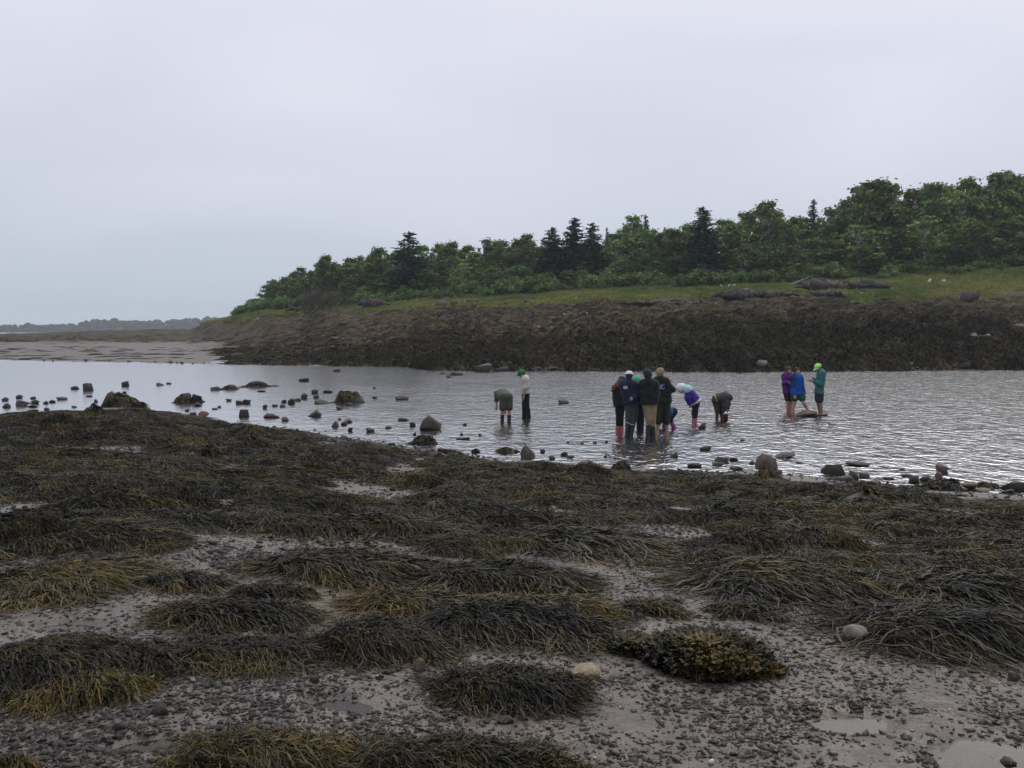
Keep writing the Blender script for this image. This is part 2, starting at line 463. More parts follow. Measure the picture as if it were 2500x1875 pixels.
# ================================================================== water
wr = np.concatenate([[9], np.geomspace(12, 120, 60), [200, 400, 900, 2200]])
wt = np.linspace(-np.pi, np.pi, 181)[:-1]
a, b = np.meshgrid(wt, wr, indexing='ij')
wv = np.stack([np.sin(a) * b, np.cos(a) * b, 0 * a], -1).reshape(-1, 3)
wi = np.arange(len(wv)).reshape(a.shape)
wq = np.stack([wi, np.roll(wi, -1, 0), np.roll(np.roll(wi, -1, 0), -1, 1), np.roll(wi, -1, 1)], -1)[:, :-1].reshape(-1, 4)[:, ::-1]
def m_water(name='creek_water', still=False, tint=(.62, .62, .56)):
    n = N(name)
    p = n.new("NewGeometry").outputs["Position"]
    if still:
        nor = n.bump(n.noise(9, 2, .5, p), .02, .01)
    else:
        sp = n.new("SeparateXYZ"); n.put(sp.inputs[0], p)
        # wind ruffles the right of the creek; the left lies calm
        edge = n.math('MULTIPLY_ADD', n.noise(.09, 3, .6, p), 16.0, -8.0)
        xx = n.math('ADD', sp.outputs[0], edge)
        xx = n.math('SUBTRACT', xx, n.math('MULTIPLY', sp.outputs[1], -.02))
        mr = n.new("MapRange", interpolation_type='SMOOTHSTEP', From_Min=-11.0, From_Max=9.0, To_Min=.20, To_Max=.80)
        n.put(mr.inputs[0], xx)
        w1 = n.noise(1.0, 2, .55, n.map((3.2, 2.4, 1), p), .7)
        w2 = n.noise(1.0, 2, .5, n.map((9.5, 7.5, 1), p), .4)
        w3 = n.noise(1.0, 2, .5, n.map((.9, .65, 1), p), .6)
        h = n.math('ADD', n.math('MULTIPLY', w1, .075), n.math('ADD', n.math('MULTIPLY', w2, .017), n.math('MULTIPLY', w3, .07)))
        h = n.math('MULTIPLY', h, mr.outputs[0])
        nor = n.bump(h, 1.0, 1.0)
    fr = n.new("Fresnel", IOR=1.33); n.put(fr.inputs["Normal"], nor)
    gl = n.new("BsdfGlossy", Roughness=.03 if still else .15); n.put(gl.inputs["Normal"], nor)
    tr = n.new("BsdfTransparent", Color=tint)
    mx = n.new("MixShader"); n.put(mx.inputs[0], fr.outputs[0])
    n.t.links.new(tr.outputs[0], mx.inputs[1]); n.t.links.new(gl.outputs[0], mx.inputs[2])
    n.t.links.new(mx.outputs[0], n.out.inputs[0])
    return n.m
tag(build('water', wv, wq, m_water(), smooth=True), 'shallow creek, calm on the left and ruffled by wind on the right', kind='structure')
M_PUD = m_water('puddle_water', True, (.62, .61, .58))
pud_lab = ['oval puddle on the mud right of the brown bladder weed', 'puddle cut by the lower right corner', 'small puddle above the dark clump at the left edge',
           'narrow puddle among slates below the yellow tipped weed', 'thin puddle just under the big right hand weed clump',
           'small pool on the bare gap among the weed at the left', 'shallow pool of water below the steepest dark weed mound']
for (cx, cy_, zc, a_, b_), lab in zip(PUD, pud_lab):
    an = np.linspace(0, 2 * np.pi, 40, endpoint=False)
    rad = 1 + .16 * np.sin(an * 3 + cx) + .10 * np.sin(an * 5 + cy_) + .06 * np.sin(an * 9)
    pv = np.vstack([np.stack([np.cos(an) * a_ * 1.7 * rad, np.sin(an) * b_ * 2.2 * rad, 0 * an], -1), [[0, 0, 0]]])
    pf = np.stack([np.arange(40), (np.arange(40) + 1) % 40, np.full(40, 40)], -1)
    tag(build('puddle', pv, pf, M_PUD, loc=(cx, cy_, zc - .030)), lab, 'puddle', 'puddles on the mud')

# ================================================================== far wooded shore
def far_hills():
    pts = [(-900, 776), (-300, 784), (0, 791), (90, 791), (180, 787), (235, 777), (290, 776), (340, 781), (420, 779), (520, 771), (600, 775), (900, 770), (1600, 778), (3300, 775)]
    xs = np.linspace(-900, 3300, 420)
    top = np.interp(xs, [p[0] for p in pts], [p[1] for p in pts])
    rows = []
    for k, (d, fr) in enumerate(((1380, 0), (1400, .55), (1440, .8), (1500, 1.0), (1700, .6))):
        v = []
        for i, x in enumerate(xs):
            p = at_range(x, top[i], 1500)
            c = p[:2] / 1500 * d
            v.append((c[0], c[1], -3 + (p[2] + 3 - 7) * fr))
        rows.append(v)
    v = np.array(rows).reshape(-1, 3); m = len(xs)
    i = np.arange(4)[:, None] * m + np.arange(m - 1)[None]
    qd = np.stack([i, i + 1, i + m + 1, i + m], -1).reshape(-1, 4)
    tag(build('hills', v, qd, m_plain('hill_ground', (.03, .045, .03), .9, .3, .05), smooth=True), 'low far shore across the bay at the left', kind='structure')
    # tree tops as one far wood: little crowns, most of them pointed
    mb = MB(); r2 = np.random.default_rng(3)
    n = 3000
    ii = r2.uniform(0, m - 1, n); jj = r2.uniform(0, 3.15, n)
    V = np.array(rows)
    i0, j0 = ii.astype(int), jj.astype(int); fi, fj = (ii - i0)[:, None], (jj - j0)[:, None]
    i1 = np.minimum(i0 + 1, m - 1); j1 = np.minimum(j0 + 1, 4)
    P = (V[j0, i0] * (1 - fi) + V[j0, i1] * fi) * (1 - fj) + (V[j1, i0] * (1 - fi) + V[j1, i1] * fi) * fj
    hgt = r2.uniform(5.5, 8.5, n) + (r2.random(n) > .99) * r2.uniform(1, 6, n); wid = hgt * r2.uniform(.45, .85, n)
    ang = np.linspace(0, 2 * np.pi, 6, endpoint=False)
    prof = [(0, .8), (.35, 1.0), (.8, .75), (1.0, .15)]
    vs = np.stack([np.stack([P[:, 0, None] + np.cos(ang) * (wid * pr)[:, None], P[:, 1, None] + np.sin(ang) * (wid * pr)[:, None], np.repeat((P[:, 2] - 1 + hgt * h)[:, None], 6, 1)], -1) for h, pr in prof], 1)
    vs += r2.normal(0, .4, vs.shape)
    base = (np.arange(n) * 24)[:, None]
    qs = np.concatenate([np.stack([base[:, 0] + L * 6 + k, base[:, 0] + L * 6 + (k + 1) % 6, base[:, 0] + L * 6 + 6 + (k + 1) % 6, base[:, 0] + L * 6 + 6 + k], -1) for L in range(3) for k in range(6)])
    tag(build('far_wood', vs.reshape(-1, 3), qs, m_plain('far_wood_leaves', (.022, .034, .022), .9, .4, .08)), 'dark far off wood on the low shore, blue with haze', kind='stuff')
far_hills()
# ------------------------------------------------------------------ the haze in the air
def haze():
    x0, x1, y0, y1, z0, z1 = -2350, 2350, -2350, 2350, -6.0, 62.0
    v = [(x, y, z) for z in (z0, z1) for y in (y0, y1) for x in (x0, x1)]
    f = np.array([(0, 2, 3, 1), (4, 5, 7, 6), (0, 1, 5, 4), (2, 6, 7, 3), (0, 4, 6, 2), (1, 3, 7, 5)])
    m = bpy.data.materials.new('haze'); m.use_nodes = True; t = m.node_tree; t.nodes.clear()
    o = t.nodes.new("ShaderNodeOutputMaterial"); p = t.nodes.new("ShaderNodeVolumePrincipled")
    p.inputs["Color"].default_value = (.80, .88, .96, 1); p.inputs["Density"].default_value = .00030
    p.inputs["Anisotropy"].default_value = .1
    t.links.new(p.outputs[0], o.inputs["Volume"])
    m.volume_intersection_method = 'FAST' if hasattr(m, 'volume_intersection_method') else None
    tag(build('haze', v, f, m), 'thin sea haze in the air', kind='stuff')
# ================================================================== instancing for stuff only
def scatter(name, pts, rot, scl, idx, protos, label, tone=None):
    me = bpy.data.meshes.new(name); n = len(pts)
    me.vertices.add(n); me.vertices.foreach_set("co", np.asarray(pts, np.float32).ravel())
    for nm, ty, val, key in (('rot', 'FLOAT_VECTOR', rot, 'vector'), ('scl', 'FLOAT_VECTOR', scl, 'vector'), ('idx', 'INT', idx, 'value')):
        at = me.attributes.new(nm, ty, 'POINT'); at.data.foreach_set(key, np.asarray(val, np.int32 if ty == 'INT' else np.float32).ravel())
    ob = bpy.data.objects.new(name, me); COL.objects.link(ob)
    pc = bpy.data.collections.new(name + '_kinds')
    for k, p in enumerate(protos):
        p.name = name + '_%02d' % k; pc.objects.link(p)
    g = bpy.data.node_groups.new(name, 'GeometryNodeTree')
    g.interface.new_socket('Geometry', in_out='INPUT', socket_type='NodeSocketGeometry')
    g.interface.new_socket('Geometry', in_out='OUTPUT', socket_type='NodeSocketGeometry')
    nn = g.nodes; gi, go = nn.new('NodeGroupInput'), nn.new('NodeGroupOutput')
    ip = nn.new('GeometryNodeInstanceOnPoints'); ci = nn.new('GeometryNodeCollectionInfo')
    ci.inputs['Collection'].default_value = pc; ci.inputs['Separate Children'].default_value = True; ci.inputs['Reset Children'].default_value = True
    def na(nm, ty):
        a = nn.new('GeometryNodeInputNamedAttribute'); a.data_type = ty; a.inputs['Name'].default_value = nm; return a.outputs['Attribute']
    er = nn.new('FunctionNodeEulerToRotation')
    L = g.links
    L.new(gi.outputs[0], ip.inputs['Points']); L.new(ci.outputs[0], ip.inputs['Instance'])
    ip.inputs['Pick Instance'].default_value = True
    L.new(na('idx', 'INT'), ip.inputs['Instance Index']); L.new(na('rot', 'FLOAT_VECTOR'), er.inputs[0])
    L.new(er.outputs[0], ip.inputs['Rotation']); L.new(na('scl', 'FLOAT_VECTOR'), ip.inputs['Scale'])
    L.new(ip.outputs[0], go.inputs[0])
    md = ob.modifiers.new('scatter', 'NODES'); md.node_group = g
    return tag(ob, label, kind='stuff')

# ================================================================== rockweed
def strands(L, W, H, n, w, r, tone0=.12, tip=.45, seg=6, base=None, spread=1.0, slen=.5, knob=0.0, lift=.03, peak=-.12, flat=False, tone_var=.18, fan=1.0):
    """A heap of rockweed: L along the flow (+x), W across, H high. base(u,v)->z of the ground below."""
    def mound(u, v):
        uu = (u - peak * L) / np.where(u < peak * L, .40 * L, .62 * L)
        k = 1 - uu ** 2 - (v / (.52 * W)) ** 2
        lump = 1 + .30 * vnoise(u * 3.2 / max(L, .5), v * 3.2 / max(W, .4), 0, int(L * 1000) % 97) + .16 * vnoise(u * 7, v * 7, 0, 3)
        return H * np.maximum(k, 0) ** .62 * lump
    if base is None: base = lambda u, v: 0 * u
    # roots: most on the crown and up the flow, in tufts
    nt = max(4, int(n / 45))
    tu = r.uniform(-.46, .30, nt) * L; tv = np.clip(r.normal(0, .25, nt), -.46, .46) * W
    k = r.integers(0, nt, n)
    u = tu[k] + r.normal(0, .05, n) * L; v = tv[k] + r.normal(0, .045, n) * W
    tuft_a = r.normal(0, .42, nt)[k]; tuft_tone = r.normal(0, tone_var, nt)[k]
    ang = fan * (v / (.5 * W)) * 1.15 * spread + np.where(u < peak * L - .1 * L, (r.random(n) - .5) * 1.2, 0) + tuft_a + r.normal(0, .28, n) * spread
    back = (u < peak * L - .14 * L) & (r.random(n) < .35)
    ang = np.where(back, np.pi - ang, ang)
    ln = slen * math.sqrt(L * W) * np.where(r.random(n) < .45, r.uniform(.3, .6, n), r.uniform(.6, 1.2, n))
    curl = r.normal(0, .15, n)
    lay = r.random(n) ** 1.5 * lift + .004
    P = np.zeros((n, seg + 1, 3)); A = np.zeros((n, seg + 1))
    for s in range(seg + 1):
        tt_ = s / seg
        m = mound(u, v)
        P[:, s, 0], P[:, s, 1] = u, v
        P[:, s, 2] = base(u, v) + m + lay * (1 - .75 * tt_ ** 2) + (.012 * np.sin(s * 2.1 + lay * 900) if s else -.01)
        A[:, s] = ang
        u = u + np.cos(ang) * ln / seg; v = v + np.sin(ang) * ln / seg
        ang = ang + curl + r.normal(0, .17, n)
    side = np.stack([-np.sin(A), np.cos(A), 0 * A], -1)
    prof = np.array([.7, 1, 1, 1, 1, .9, .25])[np.linspace(0, 6, seg + 1).round().astype(int)]
    ww = (w * np.exp(r.normal(0, .32, n)))[:, None] * prof[None]
    tilt = r.normal(0, .35, n)[:, None]
    up = np.zeros_like(side); up[..., 2] = 1
    tw = tilt + np.cumsum(r.normal(0, .45, (n, seg + 1)), 1)
    cr = side * np.cos(tw)[..., None] + up * (np.sin(tw) * .8)[..., None]
    P = P + up * (ww * .4)[..., None]
    V = np.stack([P - cr * ww[..., None] * .55, P + cr * ww[..., None] * .55], 2).reshape(n, -1, 3)
    t = np.linspace(0, 1, seg + 1)
    tone = tone0 + tuft_tone[:, None] + r.normal(0, .06, n)[:, None] + tip * (t[None] ** 1.6) * r.uniform(.4, 1.2, n)[:, None]
    tone = np.repeat(tone, 2, 1)
    b = (np.arange(n) * (seg + 1) * 2)[:, None]
    s3 = np.arange(seg) * 2
    Q = np.stack([b + s3, b + s3 + 2, b + s3 + 3, b + s3 + 1], -1).reshape(-1, 4)
    mb = MB(); mb.add(V.reshape(-1, 3), Q, tone=np.clip(tone, 0, 1.3).ravel())
    # the matted mass below the loose fronds
    g1, g2 = np.meshgrid(np.linspace(-.56, .52, 19) * L, np.linspace(-.55, .55, 13) * W, indexing='ij')
    keep = mound(g1, g2)
    zz = base(g1, g2) + np.where(keep > .003, keep * .93 - .016 - .10 * w, -.05)
    gi = np.arange(19 * 13).reshape(19, 13)
    cq = np.stack([gi[:-1, :-1], gi[1:, :-1], gi[1:, 1:], gi[:-1, 1:]], -1).reshape(-1, 4)
    mb.add(np.stack([g1, g2, zz], -1).reshape(-1, 3), cq, tone=np.full(247, -.3))
    if knob > 0:                                        # swollen yellow tips and bladders
        kk = np.nonzero(r.random(n) < knob)[0]; st = r.integers(max(1, seg - 2), seg + 1, len(kk))
        c = P[kk, st] + [0, 0, .006]; rad = (w * r.uniform(.7, 1.15, len(kk)))[:, None]
        di = np.stack([np.cos(A[kk, st]), np.sin(A[kk, st]), 0 * st], -1); sd = side[kk, st]; uz = np.tile([0, 0, 1.0], (len(kk), 1))
        kv = np.stack([c + di * rad * 1.9, c - di * rad * 1.9, c + sd * rad, c - sd * rad, c + uz * rad, c - uz * rad], 1)
        tb = np.array([(0, 2, 4), (2, 1, 4), (1, 3, 4), (3, 0, 4), (2, 0, 5), (1, 2, 5), (3, 1, 5), (0, 3, 5)])
        mb.add(kv.reshape(-1, 3), None, ((np.arange(len(kk)) * 6)[:, None, None] + tb).reshape(-1, 3), tone=np.repeat(np.clip(r.normal(.72, .16, len(kk)), 0, 1), 6))
    return mb

# foreground heaps, one by one: (x0, y0, x1, y1 in the 2212-pixel view, height, tone, tip, turn, knob, label)
HEAPS = [
    (365, 1548, 790, 1700, .14, .36, .50, -.10, .35, 'olive yellow weed heap cut by the bottom edge left of centre', ),
    (735, 1562, 1300, 1720, .19, .14, .42, -.12, .12, 'dark round weed heap cut by the bottom edge, the widest there'),
    (-70, 1360, 340, 1500, .22, .16, .40, -.10, .05, 'big dark weed heap running off the left edge'),
    (85, 1418, 315, 1535, .12, .42, .62, -.35, .70, 'small ochre heap of bladder weed in front of the big left edge heap'),
    (165, 1385, 425, 1470, .12, .06, .36, -.22, .0, 'blackish weed tongue trailing right from the big left edge heap'),
    (355, 1372, 725, 1448, .10, .16, .42, -.05, .05, 'grey flat weed heap with curling ends, left of the steep dark mound'),
    (335, 1288, 690, 1362, .11, .16, .38, -.05, .0, 'long low weed heap with dark left end, above the grey curling one'),
    (678, 1312, 985, 1436, .25, .05, .50, -.20, .02, 'steep dark mound of rockweed with olive skirt near the centre of the mud'),
    (755, 1262, 1100, 1340, .12, .30, .42, -.10, .0, 'olive topped weed heap behind the steep dark mound'),
    (960, 1268, 1345, 1345, .12, .38, .46, -.16, .0, 'yellow olive weed heap behind the long blue black one'),
    (885, 1302, 1350, 1388, .15, .03, .52, -.17, .0, 'long blue black weed heap with yellow olive right end'),
    (930, 1425, 1310, 1535, .17, .10, .40, -.22, .02, 'dark weed heap trailing down right below the long blue black one'),
    (1825, 1292, 2300, 1418, .20, .10, .36, -.14, .03, 'broad tangled dark weed heap at the right edge beside the pale cobble'),
    (1480, 1192, 1910, 1300, .17, .14, .46, -.22, .0, 'dark weed heap with olive right skirt, left above the broad one at the right edge'),
    (1345, 1286, 1490, 1338, .08, .14, .34, -.1, .0, 'small grey green weed tuft alone on the pebbles right of centre'),
    (1545, 1292, 1690, 1344, .07, .14, .34, -.1, .0, 'small weed tuft just above the brown bladder weed'),
    (305, 1230, 500, 1276, .08, .24, .40, 0, .0, 'narrow weed tuft between two pebble patches at left'),
    (495, 1262, 700, 1308, .08, .06, .25, 0, .0, 'thin blackish weed strip on pebbles left of centre'),
    (560, 1168, 925, 1262, .15, .14, .42, -.1, .0, 'rounded dark weed heap with olive top, beside the leaning black slate'),
    (910, 1195, 1300, 1282, .13, .12, .38, -.14, .0, 'smooth dark weed heap in the middle, above the yellow olive one'),
    (-40, 1192, 310, 1296, .12, .40, .40, -.05, .0, 'ochre brown weed heap at the left edge above the bare mud'),
    (-30, 1640, 85, 1690, .07, .4, .4, 0, .2, 'scrap of yellowish weed in the bottom left corner'),
    (1860, 1215, 2290, 1300, .14, .10, .40, -.1, .0, 'dark weed heap reaching the right edge, behind the broad tangled one'),
    (1090, 1120, 1450, 1200, .13, .10, .40, -.1, .0, 'blue grey weed heap in the middle, left of the pale shingle gap'),
    (1010, 1625, 1330, 1720, .10, .34, .4, -.2, .25, 'olive weed trailing right along the bottom edge from the wide heap'),
    (640, 1095, 960, 1160, .11, .08, .40, -.1, .0, 'low blackish weed heap behind the rounded one with olive top'),
]
heap_xy = []
def weed_frame(x0, y0, x1, y1, turn):
    ym = y0 + (y1 - y0) * .68
    a_, b_ = hit(x0 * S, ym * S), hit(x1 * S, ym * S)
    f_, k_ = hit((x0 + x1) / 2 * S, y1 * S), hit((x0 + x1) / 2 * S, (y0 + (y1 - y0) * .30) * S)
    L = np.linalg.norm(b_ - a_); W = min(max(np.linalg.norm((k_ - f_)[:2]) * 1.0, .34 * L), .95 * L)
    c = (a_ + b_) / 2
    return c, L, W, math.atan2(b_[1] - a_[1], b_[0] - a_[0]) + turn
for i, (x0, y0, x1, y1, H, tone, tip, turn, knob, lab) in enumerate(HEAPS):
    c, L, W, az = weed_frame(x0, y0, x1, y1, turn)
    rr = np.random.default_rng(100 + i)
    ca, sa = math.cos(az), math.sin(az); z0 = float(ground_z(c[0], c[1]))
    bs = lambda u, v: base_z(c[0] + u * ca - v * sa, c[1] + u * sa + v * ca) - z0
    dist = math.hypot(c[0], c[1])
    w = .0045 * max(1, dist / 5.0) * (1 if tone > .05 else 1.05)
    n = int(min(4900, max(900, 7600 * L * W * (.0045 / w))))
    L, W = L * .86, W * .82
    o = strands(L, W, H * .52 * min(1.25, max(.7, L)), n, w, rr, tone, tip, 6 if dist < 6 else 5, bs, .9, .44, knob, .05).build('seaweed_heap', M_WEED)
    o.location = (c[0], c[1], z0); o.rotation_euler = (0, 0, az)
    tag(o, lab, 'seaweed', 'rockweed heaps on the near mud')
    heap_xy.append((c[0], c[1], L, W, az))

def fucus(L, W, H, n, r, tone=.3):                       # broad curly bladder weed: short forked leathery blades
    mb = MB()
    u, v = r.uniform(-.5, .5, n), r.uniform(-.5, .5, n)
    ok = u * u + v * v < .25; u, v = u[ok] * L, v[ok] * W; n = len(u)
    m = H * (1 - (u / (.54 * L)) ** 2 - (v / (.54 * W)) ** 2).clip(0) ** .6
    out = np.arctan2(v / W, u / L) + r.normal(0, .8, n); le = r.uniform(.03, .07, n); w = r.uniform(.006, .013, n)
    d = np.stack([np.cos(out), np.sin(out), r.uniform(-.5, .45, n)], -1); s = np.stack([-np.sin(out), np.cos(out), r.normal(0, .6, n)], -1)
    P = np.stack([u, v, m + r.uniform(0, .02, n)], -1)
    cup = np.stack([0 * u, 0 * u, r.uniform(-.02, .012, n)], -1)
    k = lambda a_, b_: P + d * (le * a_)[:, None] + s * (w * b_)[:, None]
    V = np.stack([k(0, -.4), k(0, .4), k(.5, .9) + cup, k(.5, -.9) + cup, k(.95, 1.3), k(.7, 0) + cup, k(.95, -1.3), k(1.05, .55), k(1.05, -.55)], 1)
    b = (np.arange(n) * 9)[:, None, None]
    qf = (b + np.array([(0, 1, 2, 3)])).reshape(-1, 4); tf = (b + np.array([(3, 2, 5), (5, 2, 4), (5, 4, 7), (3, 5, 6), (5, 8, 6)])).reshape(-1, 3)
    patch = tone + .36 * vnoise(u * 5, v * 5, 0, 9) + r.normal(0, .12, n)
    mb.add(V.reshape(-1, 3), qf, tf, tone=np.repeat(np.clip(patch, 0, 1), 9))
    g1, g2 = np.meshgrid(np.linspace(-.52, .52, 15) * L, np.linspace(-.52, .52, 13) * W, indexing='ij')
    kk = 1 - (g1 / (.54 * L)) ** 2 - (g2 / (.54 * W)) ** 2
    gi = np.arange(195).reshape(15, 13)
    mb.add(np.stack([g1, g2, np.where(kk > 0, H * kk.clip(0) ** .6 - .012, -.03)], -1).reshape(-1, 3), np.stack([gi[:-1, :-1], gi[1:, :-1], gi[1:, 1:], gi[:-1, 1:]], -1).reshape(-1, 4), tone=np.full(195, .05))
    return mb
for k, (x0, y0, x1, y1, H, tone, lab) in enumerate([(1400, 1352, 1650, 1462, .10, .30, 'bushy brown and yellow bladder weed with curled blades, lone on the pebbles'),
                                       (1325, 1374, 1412, 1418, .04, .05, 'small blackish purple weed clump touching the left of the brown bladder weed'),
                                       (1560, 1415, 1680, 1466, .035, .36, 'flat yellow scrap of weed at the right foot of the bladder weed')]):
    c, L, W, az = weed_frame(x0, y0, x1, y1, -.2)
    o = fucus(L, W, H, int(7000 * L * W / .3 + 500), np.random.default_rng(300 + k), tone).build('bladder_weed', M_WEED)
    o.location = c; o.rotation_euler = (0, 0, az); tag(o, lab, 'seaweed', 'bladder weed clumps')
    heap_xy.append((c[0], c[1], L, W, az))

# the carpet of weed from the heaps back to the creek; bare shingle shows in gaps
GAPS = [(560, 1195, 95, 32), (700, 1128, 120, 12), (90, 1105, 130, 26), (340, 1073, 95, 11), (330, 1043, 80, 7), (60, 970, 110, 9), (130, 966, 60, 7), (500, 1010, 60, 8), (1440, 1150, 110, 26), (1400, 1180, 70, 22), (1470, 1200, 60, 20),
        (880, 1222, 60, 14), (925, 1075, 70, 8), (1260, 1015, 60, 5), (1960, 1022, 60, 7), (1710, 1090, 60, 6), (1550, 1083, 60, 6), (2130, 1115, 90, 10), (715, 1036, 90, 9), (640, 925, 90, 8), (700, 960, 80, 7), (180, 1180, 50, 9), (800, 950, 130, 12), (1060, 948, 30, 4), (1130, 950, 50, 5), (2150, 1260, 40, 10), (250, 1000, 70, 6), (880, 1020, 60, 7), (440, 985, 70, 6), (560, 960, 70, 6), (1000, 1130, 70, 6), (1750, 1000, 70, 6), (330, 1120, 60, 8), (1300, 1085, 60, 6), (800, 1080, 60, 8)]
_gp = []
for (x, y, a_, b_) in GAPS:
    p, p2, p3 = hit(x * S, y * S), hit((x + a_) * S, y * S), hit(x * S, (y + b_) * S)
    _gp.append((p[0], p[1], abs(p2[0] - p[0]), max(abs(p3[1] - p[1]), .15)))
def scale_gap(x, y):
    g = np.zeros(np.shape(x))
    for (a_, b_, c_, d_) in _gp: g = np.maximum(g, 1.35 - ((x - a_) / c_) ** 2 - ((y - b_) / d_) ** 2)
    return g
def weed_edge(px2212):                       # row below which the carpet breaks into single heaps
    return np.interp(px2212, [-200, 0, 300, 500, 700, 1000, 1350, 1480, 1900, 2212, 2500], [1200, 1200, 1180, 1140, 1150, 1195, 1150, 1195, 1215, 1255, 1265])
def carpet():
    r = np.random.default_rng(11)
    protos = []
    for k in range(9):
        L, W = r.uniform(.9, 1.3), r.uniform(.6, .85)
        protos.append(strands(L, W, r.uniform(.05, .085), 1700, .0058, r, [.05, .08, .12, .15, .18, .24, .30, .36, .42][k], .38, 5, None, 1.0, .48, 0, .05).build('w', M_WEED, link=False))
    pts, rot, scl, idx = [], [], [], []
    N_ = 36000
    rr0 = np.sqrt(r.uniform(6.5 ** 2, 33 ** 2, N_)); th = r.uniform(-.80, .80, N_)
    x, y = rr0 * np.sin(th), rr0 * np.cos(th)
    px = px_of(x, y); rn = np.interp(px, N_PX, N_R)
    z = ground_z(x, y)
    # picture row, only to know how far out the carpet of the photographed beach begins
    dy = (z - CAM_Z); fw = y * math.cos(PITCH) - dy * math.sin(PITCH); upc = y * math.sin(PITCH) + dy * math.cos(PITCH)
    row = (CY - F * upc / fw) / S; colp = (CX + F * x / fw) / S
    limit = np.where(colp < 2212, 0, 0)
    ok = (rr0 < rn - .75 - .7 * sstep(900, 1700, px) + .35 * vnoise(x * 1.5, y * 1.5, 0, 77)) & (row < weed_edge(colp) + 14 * vnoise(x * 2, y * 2, 0, 6)) & (scale_gap(x, y) < .15 + .35 * vnoise(x * 1.3, y * 1.3, 0, 78))
    ok &= (fbm(x * .55, y * .8, 0, 79, 3) > -.25)
    ok &= ~((rn - rr0 < 1.8) & (colp > 500) & (colp < 900) & (r.random(N_) < .75))
    sel = np.nonzero(ok)[0]
    taken = []
    grid = {}
    for i in sel:
        s_ = .52 + .018 * rr0[i]
        d = .34 * s_ * (1.15 if rr0[i] > 20 else 1)
        kx, ky = int(x[i] // .5), int(y[i] // .5)
        if any((x[i] - x[j]) ** 2 + ((y[i] - y[j]) * 1.15) ** 2 < d * d for a_ in (-1, 0, 1) for b_ in (-1, 0, 1) for j in grid.get((kx + a_, ky + b_), ())): continue
        grid.setdefault((kx, ky), []).append(i); taken.append(i)
    t = np.array(taken)
    n = len(t)
    tonef = fbm(x[t] * .45, y[t] * .6, 0, 91, 2) + r.normal(0, .3, n)
    idx = np.clip(((tonef + 1.0) / 2.0 * 9), 0, 8).astype(int)
    s = (.72 + .012 * rr0[t]) * r.uniform(.7, 1.25, n)
    hz = s * r.uniform(.6, 1.5, n) * np.where(r.random(n) < .06, 1.7, 1) * (.45 + .55 * sstep(.6, 3.5, (rn - rr0)[t]))
    gxn = (ground_z(x[t] + .3, y[t]) - ground_z(x[t] - .3, y[t])) / .6; gyn = (ground_z(x[t], y[t] + .3) - ground_z(x[t], y[t] - .3)) / .6
    az = r.normal(-.18, .42, n) + np.where(r.random(n) < .12, r.uniform(-3, 3, n), 0)
    rx = gyn * np.cos(az) - gxn * np.sin(az); ry = -(gxn * np.cos(az) + gyn * np.sin(az))
    scatter('rockweed_carpet', np.stack([x[t], y[t], z[t] - .012], -1), np.stack([rx, ry, az], -1), np.stack([s, s, hz], -1), idx, protos, 'carpet of dark olive rockweed covering the near shore down to the creek')
carpet()

